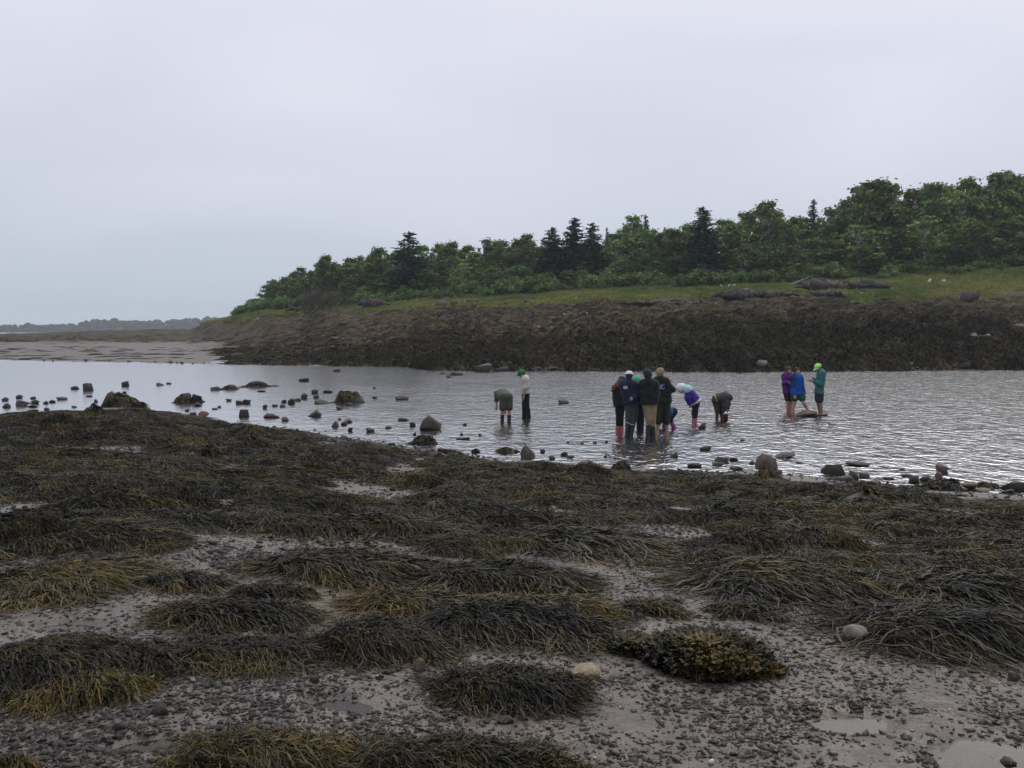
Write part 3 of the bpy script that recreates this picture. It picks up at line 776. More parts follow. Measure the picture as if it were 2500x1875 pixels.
def far_weed():
    r = np.random.default_rng(12)
    protos = []
    for k in range(8):
        protos.append(strands(r.uniform(1.4, 2.0), r.uniform(1.1, 1.5), r.uniform(.14, .30), 420, .05, r, [.02, .06, .12, .2, .3, .42, .55, .68][k], .25, 4, None, 1.5, .42, 0, .16).build('w', M_WEEDFAR, link=False))
    N_ = 38000
    rr0 = 60 * np.exp(r.uniform(0, math.log(260 / 60.), N_))
    th = r.uniform(-.70, .70, N_); x, y = rr0 * np.sin(th), rr0 * np.cos(th); px = px_of(x, y)
    rf = np.interp(px, F_PX, F_R); R, Z = bank_curves(px)
    n1 = fbm(x * .35, y * .22, 0, 41, 3)
    ok = (rr0 > rf + .3) & (rr0 < R[2] + 1.5 + n1 * 11)
    sandm = np.maximum(sstep(600, 480, px + n1 * 60) * sstep(R[0] + 16, R[0] - 2, rr0 + n1 * 10), sstep(.0, .25, fbm(x * .14, y * .3, 0, 44, 3)) * sstep(2080, 2250, px) * sstep(80, 86, rr0) * sstep(104, 97, rr0))
    sandm = np.maximum(sandm, sstep(.12, .34, fbm(x * .16, y * .26, 0, 45, 3)) * sstep(22, 2, rr0 - rf) * sstep(1700, 1100, px))
    ok &= (r.random(N_) > sandm * .8) & ((sandm < .5) | (fbm(x * .2, y * .16, 0, 46, 2) > -.02))
    x, y, rr0, px = x[ok], y[ok], rr0[ok], px[ok]; R = [a_[ok] for a_ in R]; rf = rf[ok]; n = len(x)
    z = ground_z(x, y)
    up = np.clip((rr0 - rf) / (R[2] - rf), 0, 1)
    tonef = .17 + .60 * up + .30 * fbm(x * .12, y * .12, 0, 47, 2) + r.normal(0, .10, n) - .12 * sstep(1300, 2000, px) * (1 - up)
    idx = np.clip(tonef * 8, 0, 7).astype(int)
    s = r.uniform(.75, 1.35, n) * np.clip(rr0 / 90, .85, 1.15) * (1 - .25 * up)
    hz = s * r.uniform(.5, 1.5, n) * np.interp(up, [0, .35, .6, 1], [1.4, 1.4, .8, .5]) * np.where(sandm[ok] > .3, .4, 1) * np.interp(px, [400, 620, 1000], [.30, .4, 1])
    gxn = (ground_z(x + .8, y) - ground_z(x - .8, y)) / 1.6; gyn = (ground_z(x, y + .8) - ground_z(x, y - .8)) / 1.6
    az = np.arctan2(-gyn, -gxn) + r.normal(0, .6, n)
    rx = gyn * np.cos(az) - gxn * np.sin(az); ry = -(gxn * np.cos(az) + gyn * np.sin(az))
    scatter('bank_rockweed', np.stack([x, y, z - .05], -1), np.stack([rx, ry, az], -1), np.stack([s, s, hz], -1), idx, protos, 'brown and blackish rockweed hanging over the far bank')
far_weed()

def turf():
    r = np.random.default_rng(13)
    protos = []
    cols = [m_plain('turf_green', (.165, .215, .052), .8, .4, 3), m_plain('turf_yellow', (.28, .265, .085), .8, .4, 3), m_plain('turf_dark', (.10, .145, .040), .8, .4, 3)]
    for k in range(6):
        mb = MB(); n = 110
        p = np.stack([r.normal(0, .5, n), r.normal(0, .5, n), 0 * np.ones(n)], -1); a_ = r.uniform(0, 6.28, n); h = r.uniform(.18, .5, n)
        d = np.stack([np.cos(a_), np.sin(a_), 0 * a_], -1); w = .05
        tip = p + np.stack([r.normal(0, .14, n), r.normal(0, .14, n), h], -1)
        mb.add(np.stack([p - d * w, p + d * w, tip], 1).reshape(-1, 3), None, np.arange(n * 3).reshape(-1, 3))
        protos.append(mb.build('t', cols[k % 3], link=False))
    N_ = 30000
    rr0 = np.sqrt(r.uniform(100 ** 2, 220 ** 2, N_)); th = r.uniform(-.40, .70, N_); x, y = rr0 * np.sin(th), rr0 * np.cos(th); px = px_of(x, y)
    R, Z = bank_curves(px); n1 = fbm(x * .35, y * .22, 0, 41, 3)
    ok = (rr0 > R[2] - n1 * 9) & (rr0 < R[3] + 14) & (px > 500)
    x, y, rr0 = x[ok], y[ok], rr0[ok]; n = len(x)
    t = fbm(x * .10, y * .10, 0, 51, 2) + r.normal(0, .25, n)
    idx = np.where(t > .15, 1, np.where(t < -.35, 2, 0)) + 3 * r.integers(0, 2, n)
    s = r.uniform(.7, 1.3, n)
    scatter('turf', np.stack([x, y, ground_z(x, y) - .03], -1), np.stack([0 * x, 0 * x, r.uniform(0, 6.28, n)], -1), np.stack([s, s, s * r.uniform(.5, 1.2, n)], -1), idx, protos, 'rough green and yellowish grass above the far bank')
turf()
# ================================================================== stones
def hull_stone(r, n=9, flat=.38, sub=False):
    """a broken slate chip: convex hull of a few points in a flattened box"""
    import bmesh
    bm = bmesh.new()
    for k in range(n):
        a = r.uniform(0, 6.283); q_ = r.uniform(.55, 1.0)
        bm.verts.new((math.cos(a) * q_, math.sin(a) * q_ * r.uniform(.6, .9), r.uniform(-flat, flat)))
    res = bmesh.ops.convex_hull(bm, input=bm.verts)
    bmesh.ops.delete(bm, geom=[e for e in res['geom_interior'] if isinstance(e, bmesh.types.BMVert)], context='VERTS')
    loose = [v for v in bm.verts if not v.link_faces]
    bmesh.ops.delete(bm, geom=loose, context='VERTS')
    bmesh.ops.triangulate(bm, faces=bm.faces)
    v = np.array([p.co[:] for p in bm.verts]); bm.verts.index_update()
    f = np.array([[p.index for p in q_.verts] for q_ in bm.faces]); bm.free()
    return v, f
_r = np.random.default_rng(21)
CHIPS = [hull_stone(_r, int(_r.integers(6, 9)), _r.uniform(.14, .34)) for _ in range(14)]
def m_chip(name):
    n = N(name)
    if name == 'shale_chip': k = n.rnd()
    else: k = n.attr('tone')
    c = n.ramp(k, (0, (.018, .0175, .0165)), (.45, (.036, .033, .030)), (.72, (.056, .049, .043)), (.86, (.085, .062, .052)), (.93, (.12, .12, .115)), (1, (.20, .19, .175)))
    f = n.noise(60, 3, .6, n.new("NewGeometry").outputs["Position"])
    c = n.mix(n.math('MULTIPLY', f, .35), c, (.085, .078, .073))
    return n.pbr(c, n.ramp(f, (.3, .4), (.7, .75)), .2)
M_CHIP, M_GRAVEL = m_chip('shale_chip'), m_chip('gravel')
def in_heap(x, y, k=.40):
    m = np.zeros(len(x), bool)
    for (cx, cy_, L, W, az) in heap_xy:
        u = (x - cx) * math.cos(az) + (y - cy_) * math.sin(az); v = -(x - cx) * math.sin(az) + (y - cy_) * math.cos(az)
        m |= (u / (L * k * 1.15)) ** 2 + (v / (W * k * 1.15)) ** 2 < 1
    return m
def in_puddle(x, y):
    m = np.zeros(len(x), bool)
    for (cx, cy_, zc, a_, b_) in PUD: m |= ((x - cx) / (a_ * 1.45)) ** 2 + ((y - cy_) / (b_ * 1.8)) ** 2 < 1
    return m
def screen(x, y, z):
    dz = z - CAM_Z
    fw = y * math.cos(PITCH) - dz * math.sin(PITCH); up = y * math.sin(PITCH) + dz * math.cos(PITCH)
    return (CX + F * x / fw), (CY - F * up / fw)
def rot3(r, n, tilt):
    a = r.uniform(0, 6.283, n); b = r.normal(0, tilt, n); c = r.normal(0, tilt, n)
    ca, sa, cb, sb, cc, sc_ = np.cos(a), np.sin(a), np.cos(b), np.sin(b), np.cos(c), np.sin(c)
    Z = np.zeros(n); O = np.ones(n)
    Rz = np.stack([ca, -sa, Z, sa, ca, Z, Z, Z, O], -1).reshape(n, 3, 3); Rx = np.stack([O, Z, Z, Z, cb, -sb, Z, sb, cb], -1).reshape(n, 3, 3)
    Ry = np.stack([cc, Z, sc_, Z, O, Z, -sc_, Z, cc], -1).reshape(n, 3, 3)
    return (Rx @ Ry @ Rz), (b, c, a)
def gravel():
    r = np.random.default_rng(22)
    N_ = 165000
    rr0 = 2.6 * np.exp(r.uniform(0, math.log(11.5 / 2.6), N_)); th = r.uniform(-.70, .70, N_)
    x, y = rr0 * np.sin(th), rr0 * np.cos(th)
    dens = .50 + .55 * fbm(x * .8, y * .8, 0, 61, 3) + .35 * vnoise(x * 3.5, y * 3.5, 0, 64)
    px, py = screen(x, y, ground_z(x, y))
    dens -= .30 * sstep(2050, 2300, px) * sstep(1560, 1620, py) * sstep(1760, 1700, py)      # smooth bare mud at the right
    ok = (r.random(N_) < np.clip(dens * 1.25, 0, 1)) & ~in_puddle(x, y) & ~in_heap(x, y, .33)
    x, y, rr0 = x[ok], y[ok], rr0[ok]; n = len(x)
    size = np.exp(r.normal(math.log(.0140), .48, n)) * (1 + .03 * (rr0 - 3)); size = np.clip(size, .005, .040)
    # the 300 that show largest are stones of their own, parts of the ground
    show = size / rr0; px, py = screen(x, y, ground_z(x, y)); vis = (px > 10) & (px < 2490) & (py < 1870)
    order = np.argsort(-(show * vis)); big = order[:300]; rest = np.setdiff1d(np.arange(n), big)
    chip_me = []
    for k, (v, f) in enumerate(CHIPS):
        o = build('stone', v, f, M_CHIP, link=False); chip_me.append(o.data); bpy.data.objects.remove(o)
    M, eul = rot3(r, n, .28)
    z = ground_z(x, y)
    for i in big:
        o = bpy.data.objects.new('stone', chip_me[int(r.integers(0, 14))]); COL.objects.link(o); o.parent = ground
        s_ = size[i]; o.location = (x[i], y[i], z[i] + s_ * .06); o.scale = (s_, s_, s_ * .9)
        o.rotation_euler = (eul[0][i], eul[1][i], eul[2][i])
    mb = MB(); kind = r.integers(0, 14, n)
    for k, (v, f) in enumerate(CHIPS):
        ii = rest[kind[rest] == k]
        P = np.einsum('nij,vj->nvi', M[ii], v) * size[ii][:, None, None] + np.stack([x[ii], y[ii], z[ii] + size[ii] * .05], -1)[:, None]
        F_ = f[None] + (np.arange(len(ii)) * len(v))[:, None, None]
        mb.add(P.reshape(-1, 3), None, F_.reshape(-1, 3), tone=np.repeat(np.clip(r.beta(1.6, 2.2, len(ii)), 0, 1), len(v)))
    o = mb.build('gravel', M_GRAVEL, ground); tag(o, kind='stuff')
    # shingle in the gaps of the carpet and along the water line
    mb = MB(); N_ = 190000
    rr0 = np.sqrt(r.uniform(7 ** 2, 33 ** 2, N_)); th = r.uniform(-.62, .62, N_); x, y = rr0 * np.sin(th), rr0 * np.cos(th)
    px = px_of(x, y); rn = np.interp(px, N_PX, N_R); e = rr0 - rn
    shoal = sstep(350, 480, px) * sstep(1320, 1150, px)
    d_edge = np.exp(-((e + .5) / (.9 + .8 * shoal)) ** 2) * (.22 + .16 * shoal)
    d_out = shoal * np.exp(-np.maximum(e, 0) / 2.2) * .13
    d_gap = ((scale_gap(x, y) > .05) | (fbm(x * .55, y * .8, 0, 79, 3) < -.22)) * .97 * (rr0 > 7.5) * (rr0 < rn)
    ok = r.random(N_) < np.maximum.reduce([d_edge * np.clip(.6 + fbm(x * .6, y * .6, 0, 66, 2), 0, 1), d_out, d_gap])
    x, y, rr0, e = x[ok], y[ok], rr0[ok], e[ok]; n = len(x)
    size = np.clip(np.exp(r.normal(math.log(.026), .48, n)) * np.where(e > -2, 1.5, 1), .012, .13); z = ground_z(x, y); kind = r.integers(0, 14, n); M, _ = rot3(r, n, .25)
    z = np.where(e > 0, np.maximum(z, -.03 - size * .2 + r.random(n) * .02), z)
    pale = (scale_gap(x, y) > .1)
    for k, (v, f) in enumerate(CHIPS):
        ii = np.nonzero(kind == k)[0]
        P = np.einsum('nij,vj->nvi', M[ii], v * [1, 1, 1.3]) * size[ii][:, None, None] + np.stack([x[ii], y[ii], z[ii] + size[ii] * .12], -1)[:, None]
        mb.add(P.reshape(-1, 3), None, (f[None] + (np.arange(len(ii)) * len(v))[:, None, None]).reshape(-1, 3), tone=np.repeat(np.clip(r.beta(1.5, 2.2, len(ii)) + .22 * pale[ii], 0, 1), len(v)))
    tag(mb.build('shingle', M_GRAVEL), 'grey shingle in the gaps of the weed and along the edge of the creek', kind='stuff')
gravel()

# ------------------------------------------------------------------ rocks
import bmesh as _bm
def _ico(sub):
    b = _bm.new(); _bm.ops.create_icosphere(b, subdivisions=sub, radius=1); b.verts.index_update()
    v = np.array([p.co[:] for p in b.verts]); f = np.array([[q_.index for q_ in p.verts] for p in b.faces]); b.free(); return v, f
ICO = {k: _ico(k) for k in (2, 3, 4)}
def rock_shape(r, sx, sy, sz, angular=.5, sub=3, rough=.24):
    if angular >= .6 and sub < 4:            # a split slab: flat faces, sharp edges
        hv, hf = hull_stone(r, int(r.integers(11, 16)), .62)
        hv = hv - hv.mean(0); hv = hv / np.abs(hv).max(0)
        return hv * [sx, sy, sz], hf
    v, f = ICO[sub]; v = v.copy()
    so = r.uniform(0, 50, 3)
    for _ in range(int(2 + angular * 20)):
        nrm = r.normal(0, 1, 3); nrm /= np.linalg.norm(nrm); d = r.uniform(.42, .86)
        e = v @ nrm - d; v = v - np.where(e > 0, e, 0)[:, None] * nrm * min(1, .75 + angular * .4)
    k = fbm(v[:, 0] * 1.6 + so[0], v[:, 1] * 1.6 + so[1], v[:, 2] * 1.6 + so[2], 5, 3)
    v = v * (1 + rough * k)[:, None]
    k2 = vnoise(v[:, 0] * 7 + so[0], v[:, 1] * 7, v[:, 2] * 7, 8); v = v * (1 + .06 * k2)[:, None]
    v = v / np.abs(v).max(0)
    return v * [sx, sy, sz], f
def put_rock(px, py, w, h, style, label, group=None, ang=.5, seed=0, depth=None, name='rock', weed=False, sub=3, bury=.30, tilt=0.0):
    p = hit(px, py + h * .42) if depth is None else depth
    d = math.hypot(p[0], p[1]); m = d / F
    if depth is None and p[2] < 0:                         # stands in the water: take the water line, not the bottom
        d = water_range(px, py + h * .42); q_ = at_range(px, py + h * .42, d); p = np.array([q_[0], q_[1], 0]); m = d / F
    r = np.random.default_rng(1000 + seed)
    sx, sz = w * m / 2 * 1.06, h * m * (1 / (2 - bury * 2)) * .92
    v, f = rock_shape(r, sx, sx * r.uniform(.7, .95), sz, ang, sub)
    if tilt:
        c, s_ = math.cos(tilt), math.sin(tilt); v = np.stack([v[:, 0] * c - v[:, 2] * s_, v[:, 1], v[:, 0] * s_ + v[:, 2] * c], -1)
    z = sz * (1 - bury * 2)
    o = build(name, v, f, ROCKS[style], smooth=False, loc=(p[0], p[1] + sx * .5, p[2] + z * .95))
    tag(o, label, 'rock', group)
    if weed:
        th = lambda u, v_: 0 * u
        wd = strands(sx * 2.25, sx * 1.9, sz * 2.0 if weed is True else weed * sz, int(300 + 80 * min(sx, 1) * 10), .028 if d > 20 else .015, r, .10, .3, 5, None, 1.4, .5, 0, .03, fan=1.5)
        k = wd.build('rockweed', M_WEED, o); k.location = (0, 0, -z)
    return o
G1 = 'stones in the shallows of the left shoal'
ROCK_LIST = [ # px, py, w, h, style, angular, weed, label
 (182, 947, 20, 8, 'd', .3, 0, 'low flat stone standing in calm water just left of the square dark rock'), (210, 946, 27, 18, 'd', .7, 0, 'square dark rock alone in the calm water at the left'),
 (305, 937, 20, 13, 'd', .7, 0, 'pointed dark rock in the calm water, the farthest out on the left'), (387, 938, 22, 7, 'b', .4, 0, 'low brownish stone with pale tip in calm water'),
 (412, 936, 15, 4, 'd', .4, 0, None), (302, 958, 10, 6, 'd', .4, 0, None), (445, 973, 34, 25, 'd', .4, 1, 'left one of a touching pair of weedy boulders on the left shoal'), (476, 974, 26, 22, 'd', .4, 1, 'right one of a touching pair of weedy boulders on the left shoal'),
 (44, 969, 15, 8, 'd', .5, 0, None), (78, 971, 13, 7, 'd', .5, 0, None), (47, 985, 42, 14, 'b', .3, 0, 'long brown stone in the calm water near the left edge'), (84, 982, 16, 9, 'd', .4, 0, None),
 (147, 973, 24, 8, 'r', .4, 0, 'rusty red low stone in the calm water at the left'), (125, 980, 15, 7, 'd', .4, 0, None), (14, 991, 16, 10, 'd', .4, 0, 'dark stone cut by the left edge of the photo'), (232, 979, 13, 8, 'd', .5, 0, None), (217, 967, 14, 4, 'd', .5, 0, None),
 (8, 975, 16, 8, 'd', .4, 0, None), (75, 992, 22, 6, 'd', .4, 0, None), (110, 983, 12, 7, 'd', .4, 0, None), (112, 999, 12, 8, 'd', .4, 0, None), (180, 993, 12, 4, 'd', .4, 0, None),
 (525, 949, 26, 9, 'd', .4, 0, 'low dark stone, left end of the far chain of rocks'), (560, 945, 28, 14, 'b', .4, 1, 'brown weedy stone left of the flat topped black one'), (625, 938, 42, 16, 'd', .3, 1, 'flat topped black weedy rock in the calm water'), (664, 942, 30, 5, 'g', .5, 0, 'thin grey slab lying right of the flat topped black rock'),
 (637, 955, 22, 4, 'd', .5, 0, None), (584, 982, 20, 11, 'd', .6, 0, None), (601, 980, 18, 13, 'd', .6, 0, None), (691, 979, 14, 10, 'd', .3, 0, None), (482, 988, 18, 9, 'd', .4, 0, None), (455, 1002, 12, 6, 'd', .4, 0, None), (470, 1010, 20, 12, 'g', .5, 0, None),
 (494, 1012, 26, 14, 'r', .5, 0, 'reddish stone at the water line below the weedy pair'), (595, 1009, 22, 20, 'd', .6, 0, 'stacked dark stone at the water line left of the red weed'), (661, 1015, 38, 12, 'r', .3, 0, 'red brown stone with red weed at the water line'), (645, 993, 14, 10, 'd', .4, 0, None), (668, 990, 18, 6, 'd', .6, 0, None), (687, 990, 18, 8, 'g', .7, 0, None),
 (522, 998, 14, 4, 'd', .4, 0, None), (535, 993, 10, 5, 'd', .4, 0, None), (557, 977, 16, 6, 'd', .5, 0, None), (741, 926, 25, 13, 'd', .8, 0, 'blocky dark rock alone in mid creek, in the right half of the calm water'), (821, 904, 18, 8, 'r', .5, 0, 'small reddish rock alone near the far edge of the calm water'),
 (769, 956, 20, 11, 'd', .4, 0, None), (769, 968, 17, 10, 'g', .4, 0, None), (799, 956, 24, 7, 'd', .5, 0, None), (740, 967, 20, 15, 'd', .6, 0, 'peaked dark rock left of the broad brown weed hummock'), (711, 980, 19, 14, 'd', .4, 0, None), (723, 975, 20, 10, 'g', .4, 0, None), (673, 990, 10, 6, 'd', .4, 0, None),
 (784, 981, 45, 10, 'g', .4, 0, 'flat grey stones edge touching the left of the brown weed hummock'), (849, 987, 22, 8, 'd', .4, 0, None), (827, 996, 14, 9, 'd', .5, 0, None), (768, 1010, 43, 20, 'd', .9, 0, 'sharp angular dark rock with slanting left face on the shoal'), (978, 971, 37, 12, 'g', .35, 0, 'smooth grey rounded stone alone in mid creek'),
 (913, 947, 9, 4, 'd', .4, 0, None), (915, 970, 12, 7, 'd', .6, 0, None), (1049, 1033, 54, 40, 'b', .25, 0, 'big rounded brown boulder at the water line left of the bending man'), (1007, 1036, 16, 12, 'd', .6, 0, 'small dark stone just left of the big rounded brown boulder'), (980, 1024, 33, 8, 'd', .3, 0, 'low weedy stone awash above the big brown boulder'),
 (818, 1036, 20, 16, 'g', .4, 0, None), (850, 1028, 25, 10, 'r', .4, 0, None), (839, 1033, 15, 12, 'd', .5, 0, None), (901, 1050, 24, 12, 'b', .4, 0, None), (856, 1047, 14, 14, 'd', .5, 0, None), (828, 1022, 10, 8, 'd', .6, 0, None), (948, 1044, 18, 6, 'd', .5, 0, None), (694, 1023, 20, 12, 'r', .5, 0, None), (1012, 1058, 10, 10, 'd', .5, 0, None), (1135, 1036, 12, 6, 'd', .5, 0, None),
 (1126, 1059, 12, 8, 'd', .6, 0, None), (1172, 1061, 12, 6, 'd', .6, 0, None), (1131, 1071, 34, 6, 'd', .6, 0, 'thin dark slab lying flat at the water line below the bending man'), (1160, 1098, 25, 16, 'd', .5, 0, 'black stone at the weed edge, lower left of the man in the white shirt'), (1115, 912, 25, 10, 'd', .4, 1, 'weedy dark rock at the far bank above the bending man'), (1079, 911, 15, 6, 'd', .4, 0, None), (1096, 920, 14, 6, 'd', .4, 0, None),
 (1291, 1104, 40, 34, 'b', .4, 0, 'peaked brown boulder at the weed edge below the man in the white shirt'), (1240, 1100, 34, 14, 'd', .4, 1, 'weed capped stone just left of the peaked brown boulder'), (1325, 1101, 12, 9, 'd', .3, 0, None), (1377, 1108, 20, 10, 'd', .6, 0, None), (1391, 1115, 22, 9, 'd', .5, 0, None), (1347, 1117, 18, 10, 'd', .5, 0, None), (1387, 1079, 8, 6, 'd', .3, 0, None), (1422, 1081, 10, 6, 'd', .6, 0, None),
 (1453, 1080, 10, 6, 'd', .3, 0, None), (1480, 1078, 10, 5, 'd', .6, 0, None), (1478, 1113, 8, 7, 'd', .4, 0, None), (1436, 1135, 50, 18, 'b', .4, 1, 'brown weedy rock at the edge below the ponytail woman'), (1447, 1136, 16, 16, 'd', .9, 0, 'black triangular stone leaning on the brown weedy rock'), (1648, 1111, 20, 15, 'g', .4, 0, 'single grey stone in the water right of the group reflections'), (1724, 1095, 32, 12, 'g', .6, 0, 'flat grey stone in the water below the purple bending girl'),
 (1697, 1135, 35, 14, 'd', .5, 0, 'low dark stone at the edge, left of the humped one'), (1762, 1122, 40, 16, 'd', .35, 0, 'humped dark stone resting over a pale flat slab'), (1792, 1121, 26, 10, 'd', .8, 0, 'small wedge stone right of the humped dark stone'), (1755, 1133, 34, 8, 'g', .5, 0, 'pale flat slab under the humped dark stone'), (1800, 1143, 34, 14, 'd', .4, 0, 'dark stone between humped stone and the big round boulder'), (1716, 1040, 22, 16, 'g', .6, 0, 'grey angular stone in the water beside the pink boots of the purple girl'), (1814, 1075, 12, 5, 'd', .5, 0, None),
 (1375, 981, 28, 12, 'd', .3, 0, 'low dark stone in mid creek right of the man in the white shirt'), (1873, 1129, 54, 42, 'b', .35, 0, 'big round headed brown boulder at the near water line on the right'), (1922, 1112, 48, 14, 'g', .5, 0, 'long flat grey slab in the water behind the big round boulder'), (1836, 1130, 18, 10, 'd', .7, 0, None), (1904, 1153, 22, 12, 'r', .5, 0, 'reddish stone at the right foot of the big round boulder'), (1955, 1130, 18, 4, 'd', .5, 0, None),
 (2015, 1147, 20, 14, 'b', .4, 0, 'small brown stone touching the left of the tilted slab'), (2044, 1147, 54, 26, 'd', 1.0, 0, 'large tilted dark slab rising to a point at right'), (2097, 1135, 52, 10, 'd', .5, 0, 'long low dark ledge stone behind the tilted slab'), (2069, 1169, 46, 14, 'g', .8, 0, 'flat grey slab lying in front of the tilted slab'), (2086, 1161, 26, 22, 'g', .6, 0, 'leaning grey stone between tilted slab and flat slab'), (2112, 1159, 24, 18, 'b', .4, 0, 'brown rounded stone right of the tilted slab pile'),
 (2173, 1168, 26, 7, 'd', .7, 0, None), (2218, 1162, 24, 8, 'd', .7, 0, None), (2234, 1172, 30, 18, 'g', .9, 0, 'tilted grey brown slab at the edge, left of the red pointed slab'), (2265, 1169, 28, 20, 'd', .7, 0, 'dark cracked stone left of the red pointed slab'), (2303, 1146, 38, 22, 'b', 1.0, 0, 'brown slab with raised point in the water at the right'), (2297, 1161, 20, 18, 'r', .4, 0, 'red round stone in front of the raised brown slab'), (2325, 1175, 18, 12, 'd', .4, 0, None),
 (2376, 1188, 40, 16, 'r', .4, 0, 'rusty stone at the edge right of the red round stone'), (2417, 1186, 34, 12, 'd', .4, 1, 'low weedy stone right of the rusty stone'), (2404, 1196, 36, 9, 'p', .5, 0, 'pale flat stone in front of the rusty stone'), (2480, 1189, 46, 18, 'd', .6, 0, 'dark stone pile cut by the right edge of the photo'), (2465, 1201, 24, 12, 'd', .4, 0, None), (2205, 1146, 16, 4, 'd', .4, 0, None),
 (1976, 1011, 58, 15, 'r', .2, 0, 'flat red brown rock under the foot of the woman in blue'), (2012, 1013, 28, 6, 'r', .4, 0, 'low reddish ledge under the man in the lime cap'), (2035, 1037, 26, 4, 'd', .4, 0, None),
 (72, 1004, 26, 8, 'd', .5, 0, None), (300, 1066, 24, 12, 'g', .4, 0, 'small grey boulder on the weed near the left edge'), (540, 1063, 18, 8, 'g', .5, 0, None), (393, 1071, 26, 11, 'g', .4, 0, 'grey stone half hidden in weed left of centre'), (573, 1102, 18, 10, 'g', .5, 0, None), (100, 1139, 28, 14, 'g', .6, 0, 'angular grey stone on the weed near the left edge'), (1283, 1172, 40, 16, 'd', .5, 0, 'dark flat rock in the weed below the peaked brown boulder'), (2020, 1190, 28, 14, 'g', .4, 0, 'grey rounded stone in weed below the tilted slab'), (1880, 1173, 20, 5, 'p', .6, 0, 'pale sliver of stone below the big round boulder'), (170, 1037, 16, 6, 'g', .6, 0, None), (415, 1035, 30, 12, 'g', .5, 0, 'grey stone among shingle on the left shore'), (1172, 1140, 32, 6, 'p', .4, 0, 'long pale stone in the weed above the centre'), (1106, 1140, 24, 6, 'p', .4, 0, 'short pale stone in the weed above the centre'),
]
ANON, ANON_O = [], []
ORD = ['first', 'second', 'third', 'fourth', 'fifth', 'sixth', 'seventh', 'eighth', 'ninth', 'tenth', 'eleventh', 'twelfth', 'thirteenth', 'fourteenth', 'fifteenth']
def number(lst):                             # [(column, label head, label tail, object)]: says which one, counted from the left
    keys = {}
    for px, a_, b_, o in lst: keys.setdefault((a_, b_), []).append((px, o))
    for (a_, b_), l2 in keys.items():
        l2.sort(key=lambda t: t[0])
        for k, (_, o) in enumerate(l2): o['label'] = '%s %s' % (a_, b_) if len(l2) == 1 else '%s, %s from the left, %s' % (a_, ORD[min(k, 14)], b_)
for i, (px, py, w, h, st, ang, wd, lab) in enumerate(ROCK_LIST):
    if lab is None:
        zone = (('calm water by the left edge', 260), ('the shoal near the weedy pair', 620), ('the shoal before the weed hummock', 800), ('the edge left of the brown boulder', 1060), ('the edge right of the brown boulder', 1230), ('the shallows left of the group', 1600), ('the near edge on the right', 9999))
        zl = next(n_ for n_, lim in zone if px < lim)
        cw = {'d': 'dark', 'g': 'grey', 'r': 'reddish', 'b': 'brown', 'p': 'pale'}[st]
        lab = 'small %s stone in %s' % (cw, zl) if 'edge ' not in zl else 'small %s stone at %s' % (cw, zl)
        grp = lab.replace('stone', 'stones')
    else: grp = 'rocks along the creek'
    o = put_rock(px, py, w, h, st, lab, grp, ang, i, weed=(.9 if wd else False), sub=3 if w > 24 else 2)
    if lab.startswith('small') and ' stone in ' in lab or ' stone at the' in lab and lab.startswith('small'):
        if grp != 'rocks along the creek': a_, b_ = lab.split(' stone ', 1); ANON_O.append((px, a_ + ' stone', b_, o))
number(ANON_O)

# weed covered hummocks at the near water line and in the shoal
def hummock(px, py, w, h, tone, lab, i):
    p = hit(px, py + h * .45)
    if p[2] < 0:
        d = water_range(px, py + h * .45); p = at_range(px, py + h * .45, d); p[2] = -.01
    d = math.hypot(p[0], p[1]); m = d / F; r = np.random.default_rng(500 + i)
    o = strands(w * m, w * m * .8, h * m * .92, 620, max(.014, .00075 * d), r, tone, .30, 5, None, 1.5, .40, 0, .05, fan=1.6, peak=-.05).build('seaweed_hummock', M_WEED)
    o.location = (p[0], p[1] + w * m * .3, p[2] - .03); tag(o, lab, 'seaweed', 'weed hummocks at the water line')
for i, a_ in enumerate([(280, 980, 84, 30, .2, 'broad brown green weed hummock at the left water line'), (221, 1009, 54, 22, .08, 'dark round weed hummock left below the broad one'), (847, 972, 72, 28, .34, 'broad brown weed hummock standing in the shoal'),
        (1030, 1078, 64, 18, .2, 'weed hummock below the big rounded brown boulder'), (1075, 1112, 120, 20, .2, 'dark wide weed bank under the hummock by the brown boulder'), (1516, 1141, 48, 20, .28, 'olive weed tuft at the edge under the group reflections'), (57, 1031, 60, 16, .12, 'dark weed bump on the shore near the left edge'),
        (2315, 1188, 90, 22, .1, 'dark weed hummock below the red round stone'), (510, 1115, 80, 34, .06, 'blackish weed bump on the shore left of centre'), (690, 1108, 50, 24, .08, 'dark weed bump above the pale shingle strip'), (1430, 1085, 0, 0, 0, ''), (1880, 1160, 70, 22, .12, 'weed skirt around the big round headed boulder'), (600, 1075, 60, 24, .1, 'weed bump at the shore under the red weed stone'), (325, 995, 60, 18, .12, 'low weed bump right of the broad brown green hummock'), (2130, 1230, 150, 40, .05, 'wide black weed bump below the tilted slab'), (1750, 1260, 120, 40, .05, 'black weed bump right of the shingle gap')]):
    if a_[2]: hummock(*a_, i)

